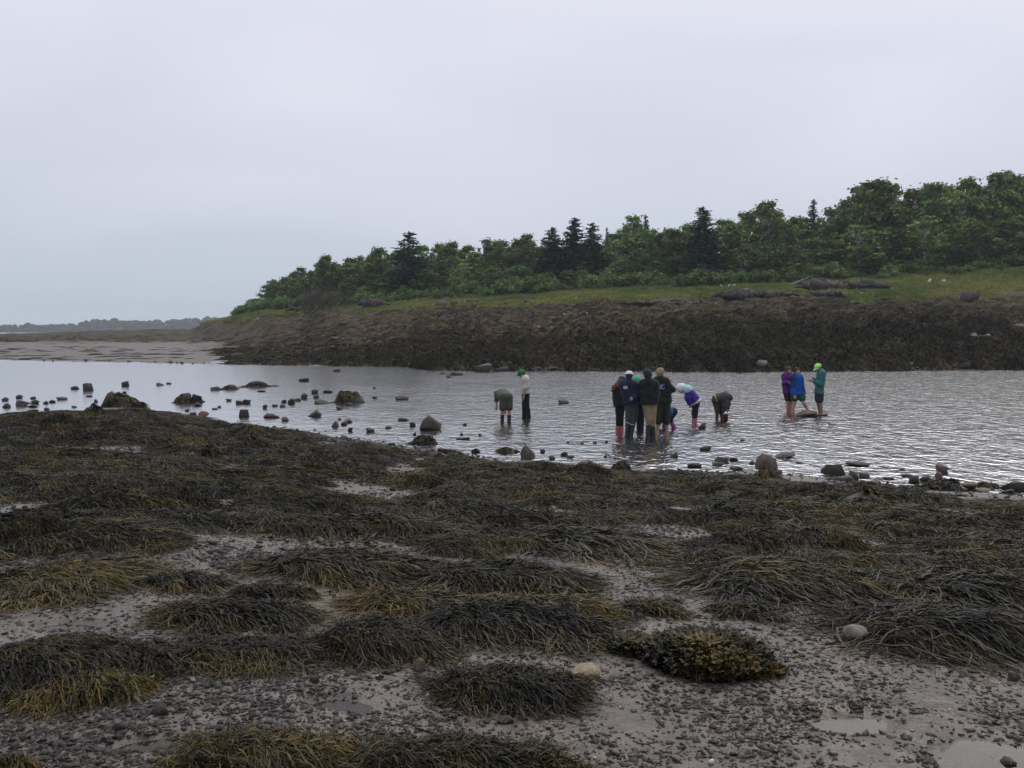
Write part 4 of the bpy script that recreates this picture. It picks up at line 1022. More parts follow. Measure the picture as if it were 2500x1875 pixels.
# single stones and shells on the near mud
for k, (x, y, w, h, st, ang, lab) in enumerate([(1853, 1372, 52, 34, 'p', .06, 'smooth pale cobble beside the broad weed heap at the right edge'), (1268, 1452, 62, 30, 't', .1, 'tan crusted stone at the end of the dark weed heap'),
        (678, 1468, 22, 18, 'd', .9, 'black cube like stone on the wet mud left of centre'), (340, 1535, 46, 26, 'd', 1.0, 'black slate fin standing on edge in the mud at lower left'), (905, 1440, 30, 30, 'b', .5, 'brown stone at the left end of the dark trailing heap'),
        (340, 1382, 26, 20, 'g', .3, 'grey rounded stone above the curling weed heap'), (565, 1208, 26, 20, 'd', 1.0, 'leaning black slate beside the rounded weed heap'), (948, 1360, 14, 20, 'g', .6, 'upright grey stone under the long blue black heap'), (365, 1240, 16, 6, 'p', .4, 'pale flat pebble in front of the narrow tuft'),
        (2180, 1650, 30, 16, 'd', .6, 'dark stone in the corner puddle'), (255, 1572, 44, 18, 'd', .8, 'dark wedge stone on the mud at lower left'), (720, 1420, 40, 16, 'g', .8, 'tilted grey slate in front of the steep dark mound'), (870, 1352, 40, 12, 'g', .7, 'long grey slate behind the steep dark mound'), (1090, 1560, 40, 14, 'd', .4, 'dark flat stone half sunk in the mud near the trailing heap'), (2190, 1462, 20, 22, 'd', .9, 'black slate point at the right edge')]):
    put_rock(x * S, y * S, w * S, h * S, st, lab, 'single stones on the mud', ang, 400 + k, sub=3, bury=.36)
def m_shell():
    n = N('shell'); c = n.ramp(n.rnd(), (0, (.62, .57, .48)), (.4, (.50, .40, .24)), (.7, (.66, .63, .58)), (1, (.36, .30, .2)))
    return n.pbr(n.mix(n.math('MULTIPLY', n.noise(3, 3), .6), c, (.3, .25, .18)), .5, .4)
M_SHELL = m_shell()
def shell_mesh():
    mb = MB(); t = np.linspace(0, 1, 9); a_ = t * 8.5
    path = np.stack([np.cos(a_) * (1 - t) * .55, np.sin(a_) * (1 - t) * .55, t * .9], -1)
    mb.add(*tube(path, .55 * (1 - t) + .04, 7)); return mb
r_ = np.random.default_rng(33)
SH = []
sm = shell_mesh().build('shell', M_SHELL, link=False)
for k, (x, y, big) in enumerate([(1538, 1652, 1.8), (634, 1393, 1.2), (130, 1505, 1), (385, 1445, 1), (865, 1358, .8), (1195, 1395, .7), (1392, 1400, .8), (1050, 1370, .9), (985, 1392, .8), (1390, 1425, .7), (2050, 1535, .9), (2160, 1540, .9), (2130, 1685, 1), (2145, 1638, .8), (1725, 1520, .8), (1430, 1560, .8), (1285, 1640, .9), (1970, 1580, .8), (2125, 1590, .8), (1880, 1510, .9), (160, 1305, .9), (105, 1322, 1), (292, 1395, .9), (415, 1620, 1), (85, 1500, 1), (545, 1480, .8), (815, 1462, .8), (745, 1560, .7), (1340, 1530, .8), (1470, 1405, .8), (1610, 1345, .7), (1720, 1342, .7), (255, 1250, .8), (930, 1215, 1.2), (1060, 1210, .9), (660, 1020, 1.6), (1260, 1085, 1.4), (1850, 1265, .8), (2060, 1430, .8), (1935, 1465, .9), (780, 1240, 1), (1000, 1245, .9), (185, 1180, 1.5), (75, 1180, 1.2), (1680, 1095, 1.5), (1955, 1128, 1.8), (1975, 1130, 1.5), (1700, 1420, .8), (1800, 1480, .8), (1500, 1500, .7)]):
    p = hit(x * S, y * S); o = sm.copy(); COL.objects.link(o); d = math.hypot(p[0], p[1])
    s_ = .011 * big * (1 if d < 7 else d / 7); o.location = p + [0, 0, s_ * .3]; o.rotation_euler = (r_.uniform(.6, 1.8), 0, r_.uniform(0, 6.28)); o.scale = (s_,) * 3
    if k == 0: tag(o, 'big cream coloured snail shell on the pebbles at the bottom edge', 'shell', 'shells on the mud')
    else:
        tag(o, 'small pale snail shell', 'shell', 'shells on the mud')
        SH.append((x, 'small pale snail shell', ('on the far weed' if y < 1200 else 'on the upper mud' if y < 1370 else 'on the lower mud') + (' at left' if x < 740 else ' in the middle' if x < 1480 else ' at right'), o))
number(SH)
bpy.data.objects.remove(sm)

def far_shingle():
    r = np.random.default_rng(24); mb = MB(); n = 5200
    th = r.uniform(-.56, .62, n); e = np.abs(r.normal(0, 1, n)) * 1.0 + .1; sx = np.sin(th); cx_ = np.cos(th)
    px = px_of(sx, cx_); rf = np.interp(px, F_PX, F_R); ok = r.random(n) < np.interp(px, [0, 700, 1100, 2500], [0, .1, 1, 1]); e, sx, cx_, rf, px = e[ok], sx[ok], cx_[ok], rf[ok], px[ok]; n = len(e)
    rr0 = rf + e - .3; x, y = sx * rr0, cx_ * rr0; z = ground_z(x, y); size = np.clip(np.exp(r.normal(math.log(.16), .5, n)), .06, .55)
    # rubble lies in strips higher up too
    m = 4200; k = r.integers(0, 21, m)
    cen = np.array([(1290, 735, 70, 5), (1180, 742, 50, 5), (1560, 745, 90, 6), (2060, 722, 70, 7), (1060, 752, 90, 4), (1700, 742, 60, 4), (1290, 850, 50, 8), (2300, 800, 90, 12), (2420, 830, 70, 8), (1000, 800, 40, 3), (1350, 805, 50, 3), (1500, 830, 40, 3), (1750, 790, 60, 4), (1900, 770, 60, 4), (2100, 800, 60, 5), (2200, 770, 60, 4), (760, 785, 50, 3), (1150, 775, 60, 3), (1420, 770, 50, 3), (1640, 800, 40, 3), (850, 830, 50, 3)])[k]
    qx, qy = cen[:, 0] + r.normal(0, .5, m) * cen[:, 2], cen[:, 1] + r.normal(0, .5, m) * cen[:, 3]
    P2 = np.array([hit(a, b, None, _RF) for a, b in zip(qx, qy)])
    x, y, z = np.append(x, P2[:, 0]), np.append(y, P2[:, 1]), np.append(z, P2[:, 2]); size = np.append(size, np.clip(np.exp(r.normal(math.log(.20), .5, m)), .08, .7)); n = len(x)
    pal = np.append(np.zeros(n - m), np.full(m, .38))
    kind = r.integers(0, 14, n); M, _ = rot3(r, n, .3)
    for k, (v, f) in enumerate(CHIPS):
        ii = np.nonzero(kind == k)[0]
        Pk = np.einsum('nij,vj->nvi', M[ii], v * [1, 1, 1.5]) * size[ii][:, None, None] + np.stack([x[ii], y[ii], z[ii] + size[ii] * .15], -1)[:, None]
        mb.add(Pk.reshape(-1, 3), None, (f[None] + (np.arange(len(ii)) * len(v))[:, None, None]).reshape(-1, 3), tone=np.repeat(np.clip(r.beta(1.6, 2.0, len(ii)) + pal[ii], 0, 1), len(v)))
    tag(mb.build('bank_rubble', M_GRAVEL), 'stony rubble along the far water line and in strips up the far bank', kind='stuff')
far_shingle()
# ------------------------------------------------------------------ far bank: ledges, boulders, drift wood
def far_rock(px, py, w, h, st, lab, i, ang=.6, grp='rocks on the far bank', flat=1.0):
    p = hit(px, py + h * .5); m = math.hypot(p[0], p[1]) / F; r = np.random.default_rng(700 + i)
    v, f = rock_shape(r, w * m / 2, w * m * .35 * flat, h * m * .62, ang, 4 if w > 60 else 3, .30)
    if st == 'l':                            # bedding: the ledge weathers back in steps
        q_ = np.abs(v[:, 2]).max(); lev = v[:, 2] / q_ * 3.5; v[:, :2] *= (1 - .20 * (lev - np.floor(lev)))[:, None]; v[:, 2] += q_ * .16 * fbm(v[:, 0] * .9, v[:, 1] * .9, 0, i, 3)
    if st == 'l' and w > 60:                 # a broken ledge: blocks of one outcrop, tumbled and stepped
        mb = MB(); X_, Z_ = w * m / 2, h * m * .42
        for k in range(int(9 + w / 8)):
            bx = r.uniform(-.95, .95); hh_ = (1 - abs(bx) ** 2.2) * r.uniform(.45, 1.0) + .12
            bv, bf = rock_shape(r, X_ * r.uniform(.14, .38), X_ * r.uniform(.12, .24), Z_ * hh_ * r.uniform(.6, 1.0), .9, 2, .12)
            a_ = r.uniform(-.35, .35); bv = np.stack([bv[:, 0] * math.cos(a_) - bv[:, 2] * math.sin(a_), bv[:, 1], bv[:, 0] * math.sin(a_) + bv[:, 2] * math.cos(a_)], -1)
            mb.add(bv + [bx * X_, r.uniform(-.3, .3) * X_ * .7, Z_ * hh_ * .5 - Z_ * .3], None, bf)
        v, f = np.concatenate(mb.v), mb.faces()
    o = build('rock_outcrop' if w > 60 else 'rock', v, f, ROCKS[st], loc=(p[0], p[1] + w * m * .12, p[2] + h * m * .40))
    tag(o, lab, 'rock', grp)
for i, a_ in enumerate([(908, 738, 84, 34, 'l', 'smooth pale ledge at the foot of the wood, right of the dead brushwood'), (740, 752, 90, 24, 'l', 'low ledge under the dead brushwood at the left of the wood'), (1075, 742, 34, 16, 'l', 'left of three small ledges in the grass under the wood'), (1110, 740, 26, 14, 'l', 'middle of three small ledges in the grass under the wood'), (1155, 736, 40, 16, 'l', 'right of three small ledges in the grass under the wood'),
        (1820, 716, 150, 40, 'l', 'long dark ledge crowned by white driftwood'), (1905, 716, 90, 30, 'l', 'dark right end of the ledge with driftwood'), (2010, 694, 110, 40, 'l', 'humped purple grey ledge under the shrubs'), (2110, 694, 120, 32, 'l', 'grey ledge right of the humped one'), (2030, 716, 90, 26, 'l', 'low dark ledge below the humped one'), (2270, 688, 12, 14, 'w', 'left one of two white boulders on the green turf'), (2301, 687, 14, 11, 'w', 'right one of two white boulders on the green turf'), (2368, 728, 52, 22, 'l', 'dark round rock at the lower rim of the turf at right'), (2368, 688, 8, 5, 'w', 'tiny white stone on the turf right of the white boulders'), (2240, 692, 12, 4, 'w', 'flat white stone on the turf left of the white boulders'),
        (1652, 762, 18, 14, 'l', 'small upright stone in the brown weed below the driftwood ledge'), (1600, 740, 130, 12, 'l', 'low pale strip of ledge left of the driftwood ledge'), (1290, 735, 90, 12, 'g', 'rubble strip in the grass below the spruces'), (1860, 890, 40, 24, 'g', 'grey boulder at the far water line above the man in lime cap'), (1940, 893, 34, 12, 'g', 'low grey stone at the far water line'), (2228, 892, 32, 16, 'g', 'pale boulder at the far water line at right'), (2290, 890, 34, 18, 'g', 'grey block right of the pale boulder at the far water line'), (2200, 900, 26, 8, 'd', 'dark flat stone before the pale boulder at the far water line'), (2360, 893, 40, 14, 'd', 'dark rock at the far water line near the right edge'), (2470, 894, 36, 16, 'd', 'last dark rock of the far water line at the right edge'), (2425, 803, 8, 6, 'w', 'small pale stone on the bare patch of the far bank'), (2060, 895, 40, 12, 'd', 'dark low rock behind the man in lime cap'), (1180, 897, 46, 26, 'd', 'dark weedy rock at the far water line above the white shirt'), (1225, 901, 34, 14, 'g', 'grey rock at the far water line above the white shirt'), (1700, 898, 40, 12, 'd', 'dark stone at the far water line above the group'), (1600, 900, 36, 8, 'g', 'thin grey stone at the far water line above the group'), (2105, 818, 26, 9, 'g', 'grey stone on the far bank'), (1460, 902, 30, 8, 'g', 'small grey stone at the far water line above the ponytail woman'), (628, 780, 10, 9, 'p', 'single pale stone on the brown weed at the left point')]):
    far_rock(*a_, i)
def m_wood(): 
    n = N('bleached_wood'); return n.pbr(n.mix(n.noise(6, 3), (.42, .41, .39), (.62, .60, .56)), .8, .2)
M_DRIFT = m_wood()
def drift(pts, rad, lab, name='driftwood', mat=None):
    P = []
    for (px, py, dr) in pts[0]:
        P.append((px, py, dr))
    b = hit(*pts[0][0][:2]); r0 = math.hypot(b[0], b[1]) - .6
    mb = MB()
    for br in pts:
        q_ = np.array([at_range(px, py, r0 + dr) for px, py, dr in br]) - b
        mb.add(*tube(q_, np.linspace(rad, rad * .45, len(q_)), 6))
    tag(mb.build(name, mat or M_DRIFT, loc=b), lab, 'driftwood', 'bleached wood on the far bank')
drift([[(1748, 705, 0), (1775, 701, .2), (1796, 700, 0)], [(1766, 703, 0), (1758, 694, 0)], [(1786, 701, 0), (1796, 694, 0), (1790, 694, 0)], [(1775, 702, 0), (1782, 695, .3)]], .14, 'white forked driftwood on top of the long dark ledge')
drift([[(2303, 638, 2), (2325, 642, 2), (2352, 647, 2)], [(2318, 641, 2), (2324, 635, 2)]], .16, 'long fallen grey trunk at the edge of the wood above the white boulders')
drift([[(762, 762, 0), (772, 750, 0), (778, 742, 0)]], .10, 'leaning bleached pole, left of two below the dead brushwood')
drift([[(818, 752, 0), (826, 742, 0), (830, 735, 0)]], .10, 'leaning bleached pole, right of two below the dead brushwood')
drift([[(1384, 733, 0), (1395, 730, 0), (1410, 727, 0)]], .16, 'short white log in the grass below the spruces')
drift([[(1922, 697, 0), (1945, 688, .3), (1975, 676, .6)]], .07, 'thin grey branch leaning against the humped ledge')
# ================================================================== the wood on the far shore
def m_leaf(name, a, b, c_):
    n = N(name)
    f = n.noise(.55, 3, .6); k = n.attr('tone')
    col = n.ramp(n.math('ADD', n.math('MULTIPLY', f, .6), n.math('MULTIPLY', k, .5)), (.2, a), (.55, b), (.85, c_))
    hsv = n.new("HueSaturation"); n.put(hsv.inputs["Color"], col)
    n.put(hsv.inputs["Value"], n.math('MULTIPLY_ADD', n.rnd(), .85, .98)); n.put(hsv.inputs["Hue"], n.math('MULTIPLY_ADD', n.rnd(), .045, .472))
    d = n.new("BsdfDiffuse"); n.put(d.inputs[0], hsv.outputs[0])
    t = n.new("BsdfTranslucent"); n.put(t.inputs[0], hsv.outputs[0])
    g = n.new("BsdfGlossy", Roughness=.5); g.inputs[0].default_value = (.5, .5, .5, 1)
    m1 = n.new("MixShader"); m1.inputs[0].default_value = .25
    n.t.links.new(d.outputs[0], m1.inputs[1]); n.t.links.new(t.outputs[0], m1.inputs[2])
    m2 = n.new("MixShader"); m2.inputs[0].default_value = .03
    n.t.links.new(m1.outputs[0], m2.inputs[1]); n.t.links.new(g.outputs[0], m2.inputs[2])
    n.t.links.new(m2.outputs[0], n.out.inputs[0]); return n.m
LEAF = [m_leaf('birch_leaves', (.050, .082, .020), (.108, .158, .042), (.180, .235, .075)), m_leaf('maple_leaves', (.040, .068, .018), (.084, .128, .036), (.145, .195, .062)),
        m_leaf('alder_leaves', (.032, .056, .020), (.064, .100, .036), (.112, .152, .058))]
M_NEEDLE = m_leaf('spruce_needles', (.010, .022, .015), (.019, .038, .026), (.036, .060, .040))
M_SHRUB = m_leaf('shrub_leaves', (.036, .064, .018), (.074, .120, .034), (.130, .180, .056))
M_DEAD = m_plain('dead_twigs', (.085, .070, .060), .9, .4, 2)
n_ = N('bark'); M_BARK = n_.pbr(n_.mix(n_.noise(3, 4), (.06, .052, .045), (.16, .145, .13)), .9, .2)
n_ = N('birch_bark'); M_BIRCH = n_.pbr(n_.mix(n_.ramp(n_.noise(5, 3, .6, n_.map((1, 1, 4))), (.5, 0), (.6, 1)), (.40, .39, .36), (.08, .07, .065)), .8, .2)

def leaf_cards(C, r, size, outv, up=.35):
    n = len(C)
    nrm = outv + r.normal(0, .55, (n, 3)) + [0, 0, up]; nrm /= np.linalg.norm(nrm, axis=1)[:, None] + 1e-9
    a_ = np.cross(nrm, r.normal(0, 1, (n, 3))); a_ /= np.linalg.norm(a_, axis=1)[:, None] + 1e-9
    b_ = np.cross(nrm, a_); s_ = (size * r.uniform(.6, 1.4, n))[:, None]
    droop = nrm * s_ * .22
    V = np.stack([C - a_ * s_ - droop, C - b_ * s_ * .62, C + a_ * s_ - droop, C + b_ * s_ * .62], 1)
    return V.reshape(-1, 3), (np.arange(n) * 4)[:, None] + np.array([0, 1, 2, 3])
def broadleaf(r, h=1.0, w=.5, clusters=34, per=95, size=.026, low=.18):
    """crown for a tree 1 unit high; built of many leaf sprays gathered in clumps at the ends of limbs"""
    limbs = MB(); crown = MB()
    trunk = np.array([(0, 0, -.03), (r.normal(0, .01), r.normal(0, .01), .25), (r.normal(0, .03), r.normal(0, .03), .55), (r.normal(0, .05), r.normal(0, .05), .88)])
    limbs.add(*tube(trunk, [.017, .013, .009, .003], 6))
    for k in range(clusters):
        zz = low + (1 - low) * (r.random() ** .75)
        q0 = (zz - low * .5) / (1.0 - low * .5); prof = min(1.0, (q0 / .42) ** .6) if q0 < .42 else (1 - ((q0 - .42) / .60) ** 2.0) * .88 + .12
        a_ = r.uniform(0, 6.283); q_ = w * .5 * prof * (r.random() ** .45)
        c = np.array([math.cos(a_) * q_, math.sin(a_) * q_, min(zz, .95)])
        zt = zz * r.uniform(.55, .8); t0 = np.array([np.interp(zt, trunk[:, 2], trunk[:, j]) for j in range(3)])
        limbs.add(*tube([t0, (t0 + c) / 2 + [0, 0, .02], c], [.006, .004, .0015], 4, False))
        rad = r.uniform(.032, .085) * (.75 + .5 * w) * (1 - .35 * max(0, zz - .5) / .5); m = int(per * (rad / .07) ** 2 * .85)
        d = r.normal(0, 1, (m, 3)); d /= np.linalg.norm(d, axis=1)[:, None]
        P = c + d * (rad * np.abs(r.normal(0, .62, m)) + rad * .18)[:, None] * [1.05, 1.05, 1.0]
        v, f = leaf_cards(P, r, size, d)
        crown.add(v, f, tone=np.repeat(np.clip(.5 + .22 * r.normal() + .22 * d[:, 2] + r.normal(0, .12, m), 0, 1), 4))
    return crown, limbs
def spruce(r, w=.36, n=46):
    crown, limbs = MB(), MB()
    limbs.add(*tube([(0, 0, -.03), (0, 0, .5), (.004, 0, .99)], [.018, .010, .002], 6))
    for k in range(n):
        zz = .06 + .93 * (k / n) ** .92; ln = w * .5 * (1 - zz) ** .62 * r.uniform(.75, 1.15) + .012
        for b in range(int(5 + 4 * (1 - zz))):
            a_ = r.uniform(0, 6.283); l2 = ln * r.uniform(.65, 1.15)
            m = max(5, int(40 * l2 / .18)); t = np.linspace(.12, 1, m)
            droop = -.35 * t + .30 * t * t
            P = np.stack([np.cos(a_) * l2 * t, np.sin(a_) * l2 * t, zz + l2 * droop + .01], -1) + r.normal(0, .006, (m, 3))
            limbs.add(*tube(P[[0, m // 2, m - 1]], [.003, .002, .001], 3, False))
            v, f = leaf_cards(P, r, .017 * (.6 + .6 * (1 - zz)), np.tile([np.cos(a_) * .25, np.sin(a_) * .25, .5], (m, 1)), .2)
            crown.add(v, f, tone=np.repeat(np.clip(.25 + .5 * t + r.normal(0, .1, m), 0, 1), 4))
    v, f = leaf_cards(np.array([[.003, 0, .985 + .004 * k] for k in range(5)]), r, .010, np.tile([0, 0, .2], (5, 1))); crown.add(v, f, tone=.7)
    return crown, limbs
def shrub(r, w=1.3):
    crown, stems = MB(), MB()
    for k in range(16):
        a_ = r.uniform(0, 6.283); q_ = w * .5 * r.random() ** .5; zz = (1 - (q_ / (w * .5)) ** 2 * .6) * r.uniform(.45, .9)
        c = np.array([math.cos(a_) * q_, math.sin(a_) * q_, zz]); stems.add(*tube([(c[0] * .2, c[1] * .2, -.05), c * [.7, .7, .6], c], [.02, .014, .006], 4, False))
        rad = r.uniform(.2, .34); m = int(75 * (rad / .26) ** 2)
        d = r.normal(0, 1, (m, 3)); d /= np.linalg.norm(d, axis=1)[:, None]
        P = c + d * rad * r.uniform(.4, 1.05, m)[:, None]; P[:, 2] = np.maximum(P[:, 2], .02)
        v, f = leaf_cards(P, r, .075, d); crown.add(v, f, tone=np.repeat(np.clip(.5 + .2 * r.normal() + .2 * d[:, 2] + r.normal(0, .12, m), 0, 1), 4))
    return crown, stems
_tr = np.random.default_rng(55)
def _proto(pair, mc, mt): 
    c, t = pair[0].build('crown', mc, link=False), pair[1].build('trunk', mt, link=False)
    d = (c.data, t.data); bpy.data.objects.remove(c); bpy.data.objects.remove(t); return d
BROAD = [_proto(broadleaf(_tr, 1, w, cl, 95, sz, lo), LEAF[k % 3], M_BIRCH if k % 3 == 0 else M_BARK) for k, (w, cl, sz, lo) in enumerate([(.52, 78, .021, .12), (.62, 84, .022, .08), (.48, 70, .021, .14), (.42, 60, .020, .20), (.58, 80, .022, .10), (.70, 90, .023, .06), (.40, 54, .020, .24), (.54, 76, .021, .08), (.60, 76, .022, .15)])]
SPRUCE = [_proto(spruce(_tr, w, n), M_NEEDLE, M_BARK) for w, n in ((.40, 46), (.30, 44), (.46, 40), (.26, 40))]
SHRUB = [_proto(shrub(_tr, w), M_SHRUB, M_BARK) for w in (1.2, 1.5, 1.9)]

def plant(kind, proto, x, y, h, wide, label, cat, group, name, sink=.02):
    o = empty(name, (x, y, float(ground_z(x, y)) - h * sink), label, cat, group)
    o.scale = (h * wide, h * wide, h); o.rotation_euler = (0, 0, float(_tr.uniform(0, 6.28)))
    for nm, me in zip(('crown', 'trunk' if cat != 'shrub' else 'stems'), proto):
        c = bpy.data.objects.new(nm, me); COL.objects.link(c); c.parent = o
    return o
TL = [(560, 745), (590, 722), (640, 702), (672, 655+20), (700, 655), (740, 640), (765, 648), (800, 612), (830, 622), (880, 612), (920, 602), (960, 612), (1000, 602), (1050, 590), (1085, 594), (1120, 584), (1160, 588), (1210, 574), (1260, 566), (1300, 576), (1340, 590), (1400, 585), (1470, 590), (1500, 560), (1545, 530), (1580, 545), (1620, 528), (1670, 526), (1710, 560), (1760, 525), (1790, 520), (1835, 482), (1870, 500), (1920, 498), (1960, 515), (1980, 496), (2010, 505), (2050, 478), (2080, 448), (2130, 436), (2180, 448), (2205, 480), (2230, 446), (2300, 440), (2350, 436), (2400, 434), (2440, 418), (2500, 420), (2700, 405)]
TLx, TLy = np.array([p[0] for p in TL], float), np.array([p[1] for p in TL], float)
ZONES = [(690, 'at the low left tip'), (940, 'left of the lone spruce'), (1060, 'beside the lone spruce'), (1300, 'between lone spruce and trio'), (1480, 'around the spruce trio'), (1655, 'between trio and broad spruce'), (1790, 'around the broad spruce'), (2040, 'right of the broad spruce'), (2210, 'above the humped ledge'), (2390, 'behind the white boulders'), (9999, 'by the right edge')]
def zone_of(px): return next(t for lim, t in ZONES if px < lim)
def spot(px, back):                           # a place in the wood seen in picture column px, so many metres behind its edge
    th = math.atan((px - 1250) / 2164.0); pxs = np.array([px])
    R, Z = bank_curves(pxs); r = float(R[3][0]) + back
    return r * math.sin(th), r * math.cos(th), r
def height_to(px, top, x, y, r):
    return CAM_Z + (806.5 - top) / 2164.0 * r * math.cos(math.atan((px - 1250) / 2164.0)) * .985 - float(ground_z(x, y))
NOTED = {}
def note(px, key, o): NOTED.setdefault(key, []).append((px, o))
def name_noted():
    for (what, where), lst in NOTED.items():
        lst.sort(key=lambda t: t[0])
        for k, (_, o) in enumerate(lst):
            o['label'] = '%s %s' % (what, where) if len(lst) == 1 else '%s, %s from the left, %s' % (what, ORD[min(k, 14)], where)
def wood():
    r = np.random.default_rng(66)
    # spruces that stand out
    for px, top, back, k, wide, lab in [(1000, 560, 5, 2, 2.0, 'lone tall dark spruce with ragged top, left part of the wood'), (1348, 550, 5, 0, 1.9, 'left spruce of the trio, shortest with forked top'), (1402, 526, 7, 0, 1.75, 'middle spruce of the trio, the tallest of them'), (1446, 538, 5, 1, 1.95, 'right spruce of the trio, narrow and pointed'),
            (1712, 499, 3, 0, 1.85, 'broad dark spruce with dense tiers down to the shrubs'), (1574, 518, 16, 3, .9, 'thin pointed spruce peeping over leafy crowns right of the trio'), (1480, 550, 16, 3, .7, 'pale thin dying spruce top right of the trio'), (1980, 480, 14, 3, 1.1, 'pale green pointed larch like tree left of the big pale crowned tree'), (760, 668, 4, 1, 1.2, 'small dark spruce at the left tip of the wood')]:
        x, y, rr = spot(px, back); h = height_to(px, top, x, y, rr)
        plant('s', SPRUCE[k], x, y, h, wide, lab, 'tree', 'spruces in the wood', 'spruce_tree')
    for px, top, back, k, wide, lab in [(1870, 484, 9, 0, 1.0, 'tall tree with two leafy heads right of the broad spruce'), (2130, 434, 10, 4, 1.25, 'big pale crowned tree rising above the humped ledge'), (2440, 414, 12, 1, .95, 'tallest dark tree near the right edge'), (2270, 440, 9, 1, 1.0, 'wide dense tree just right of the gap in the tree tops'), (1543, 520, 12, 6, 1.3, 'dark round headed tree between trio and broad spruce'), (800, 618, 6, 7, 1.0, 'dark tree with clustered head at the left of the wood'), (672, 678, 2, 8, .9, 'small lollipop tree at the left tip of the wood'), (930, 600, 8, 4, 1.1, 'broad leafy tree left of the lone spruce')]:
        x, y, rr = spot(px, back); h = height_to(px, top, x, y, rr)
        plant('b', BROAD[k], x, y, h, wide, lab, 'tree', 'leafy trees that stand out', 'leafy_tree')
    for row, back, drop, step, kinds in (('back', 15, 2, 38, (0, 2, 4, 7, 1)), ('middle', 8, 34, 46, (1, 4, 5, 0, 8)), ('front', 2.5, 92, 52, (2, 5, 7, 8, 3, 4))):
        px = 600 if row != 'back' else 660
        while px < 2720:
            sc_ = float(np.interp(px, [600, 1200, 2500], [.62, .85, 1.15]))
            p = px + r.normal(0, 9); top = float(np.interp(p, TLx, TLy)); b = back + r.uniform(-2, 3)
            x, y, rr = spot(p, b); full = height_to(p, top, x, y, rr)
            h = height_to(p, top + drop * sc_ + r.normal(0, 9) + (5 if row == 'back' else 0), x, y, rr)
            h = max(h, full * .42, 2.6)
            if h > 2.2:
                k = kinds[int(r.integers(0, len(kinds)))]; asp = {0: .5, 1: .62, 2: .46, 3: .4, 4: .56, 5: .7, 6: .36, 7: .52, 8: .6}[k]
                wpx = 92 * sc_; wide = np.clip(wpx / F * rr / (h * asp), .75, 2.0) * r.uniform(.85, 1.15)
                zn = zone_of(p); lab = ('leafy tree', 'in the %s row %s' % (row, zn))
                note(p, lab, plant('b', BROAD[k], x, y, h, wide, 'leafy tree', 'tree', '%s row trees %s' % (row, zn), 'leafy_tree'))
            px += step * sc_ * r.uniform(.8, 1.2)
    px = 585
    while px < 2700:                            # undergrowth at the foot of the wood
        p = px + r.normal(0, 8); b = r.uniform(-5.5, 1.0); x, y, rr = spot(p, b); h = r.uniform(1.3, 3.0) * float(np.interp(p, [585, 900, 1900, 2150, 2300], [1.2, 1.1, 1.2, .9, .7]))
        zn = zone_of(p)
        note(p, ('green shrub', 'under the wood %s' % zn), plant('u', SHRUB[int(r.integers(0, 3))], x, y, h, r.uniform(.8, 1.25), 'green shrub', 'shrub', 'shrubs %s' % zn, 'shrub', .05))
        px += 27 * r.uniform(.7, 1.3)
    for px, py_top, h, lab in [(1262, 672, 2.6, 'young pale sapling in the grass left of the spruce trio'), (1415, 672, 2.8, 'young pale sapling with yellow trunk below the spruce trio'), (1470, 665, 3.6, 'sapling on thin stem between trio and broad spruce')]:
        x, y, rr = spot(px, -6); plant('b', BROAD[6], x, y, height_to(px, py_top, x, y, rr), 1.1, lab, 'tree', 'saplings in the grass', 'sapling')
wood()
name_noted()
def undergrowth():
    r = np.random.default_rng(71); protos = [shrub(r, 1.5)[0].build('s', LEAF[k], link=False) for k in (1, 2, 0)]
    pts, sc_ = [], []
    for k in range(520):
        px = r.uniform(575, 2760); x, y, rr = spot(px, r.uniform(3, 26)); pts.append((x, y, float(ground_z(x, y)) - .3)); s_ = r.uniform(2.0, 3.8) * float(np.interp(px, [575, 800, 1400], [.6, .8, 1])); sc_.append((s_ * 1.2, s_ * 1.2, s_))
    scatter('undergrowth', np.array(pts), np.stack([np.zeros(520), np.zeros(520), r.uniform(0, 6.28, 520)], -1), np.array(sc_), r.integers(0, 3, 520), protos, 'dark leafy undergrowth between the trunks of the wood')
undergrowth()
def dead_brush(px, py, wpx, hpx, n, lab, rad=.05, seed=1, leanx=0.0):
    b = hit(px, py); m = math.hypot(b[0], b[1]) / F; r = np.random.default_rng(seed); mb = MB()
    W, H = wpx * m, hpx * m
    for k in range(n):
        a_ = np.array([r.uniform(-.5, .5) * W, r.uniform(-.4, .4) * W * .5, 0]); tip = a_ * .8 + [r.normal(leanx, .22) * W, r.normal(0, .15) * W, H * r.uniform(.35, 1.0)]
        md = (a_ + tip) / 2 + r.normal(0, .06 * W, 3); mb.add(*tube([a_, md, tip], [rad, rad * .6, rad * .25], 4, False))
        for j in range(7):
            t = r.uniform(.3, .95); s_ = a_ * (1 - t) + tip * t; e = s_ + r.normal(0, .16, 3) * W * .6 + [0, 0, .05 * H]
            mb.add(*tube([s_, (s_ + e) / 2 + r.normal(0, .03 * W, 3), e], [rad * .4, rad * .3, rad * .15], 3, False))
    return tag(mb.build('dead_brush', M_DEAD, loc=b), lab, 'brushwood', 'dead wood at the edge of the trees')
dead_brush(790, 758, 120, 62, 70, 'grey brown heap of dead brushwood at the left of the wood', .06, 1)
dead_brush(712, 756, 60, 22, 34, 'low grey brushwood left of the dead heap', .05, 2)
dead_brush(832, 735, 44, 70, 12, 'dead grey tree standing in the brushwood', .07, 3)
dead_brush(1992, 640, 40, 66, 10, 'bare grey dead tree in front of the pale crowned tree', .06, 4)
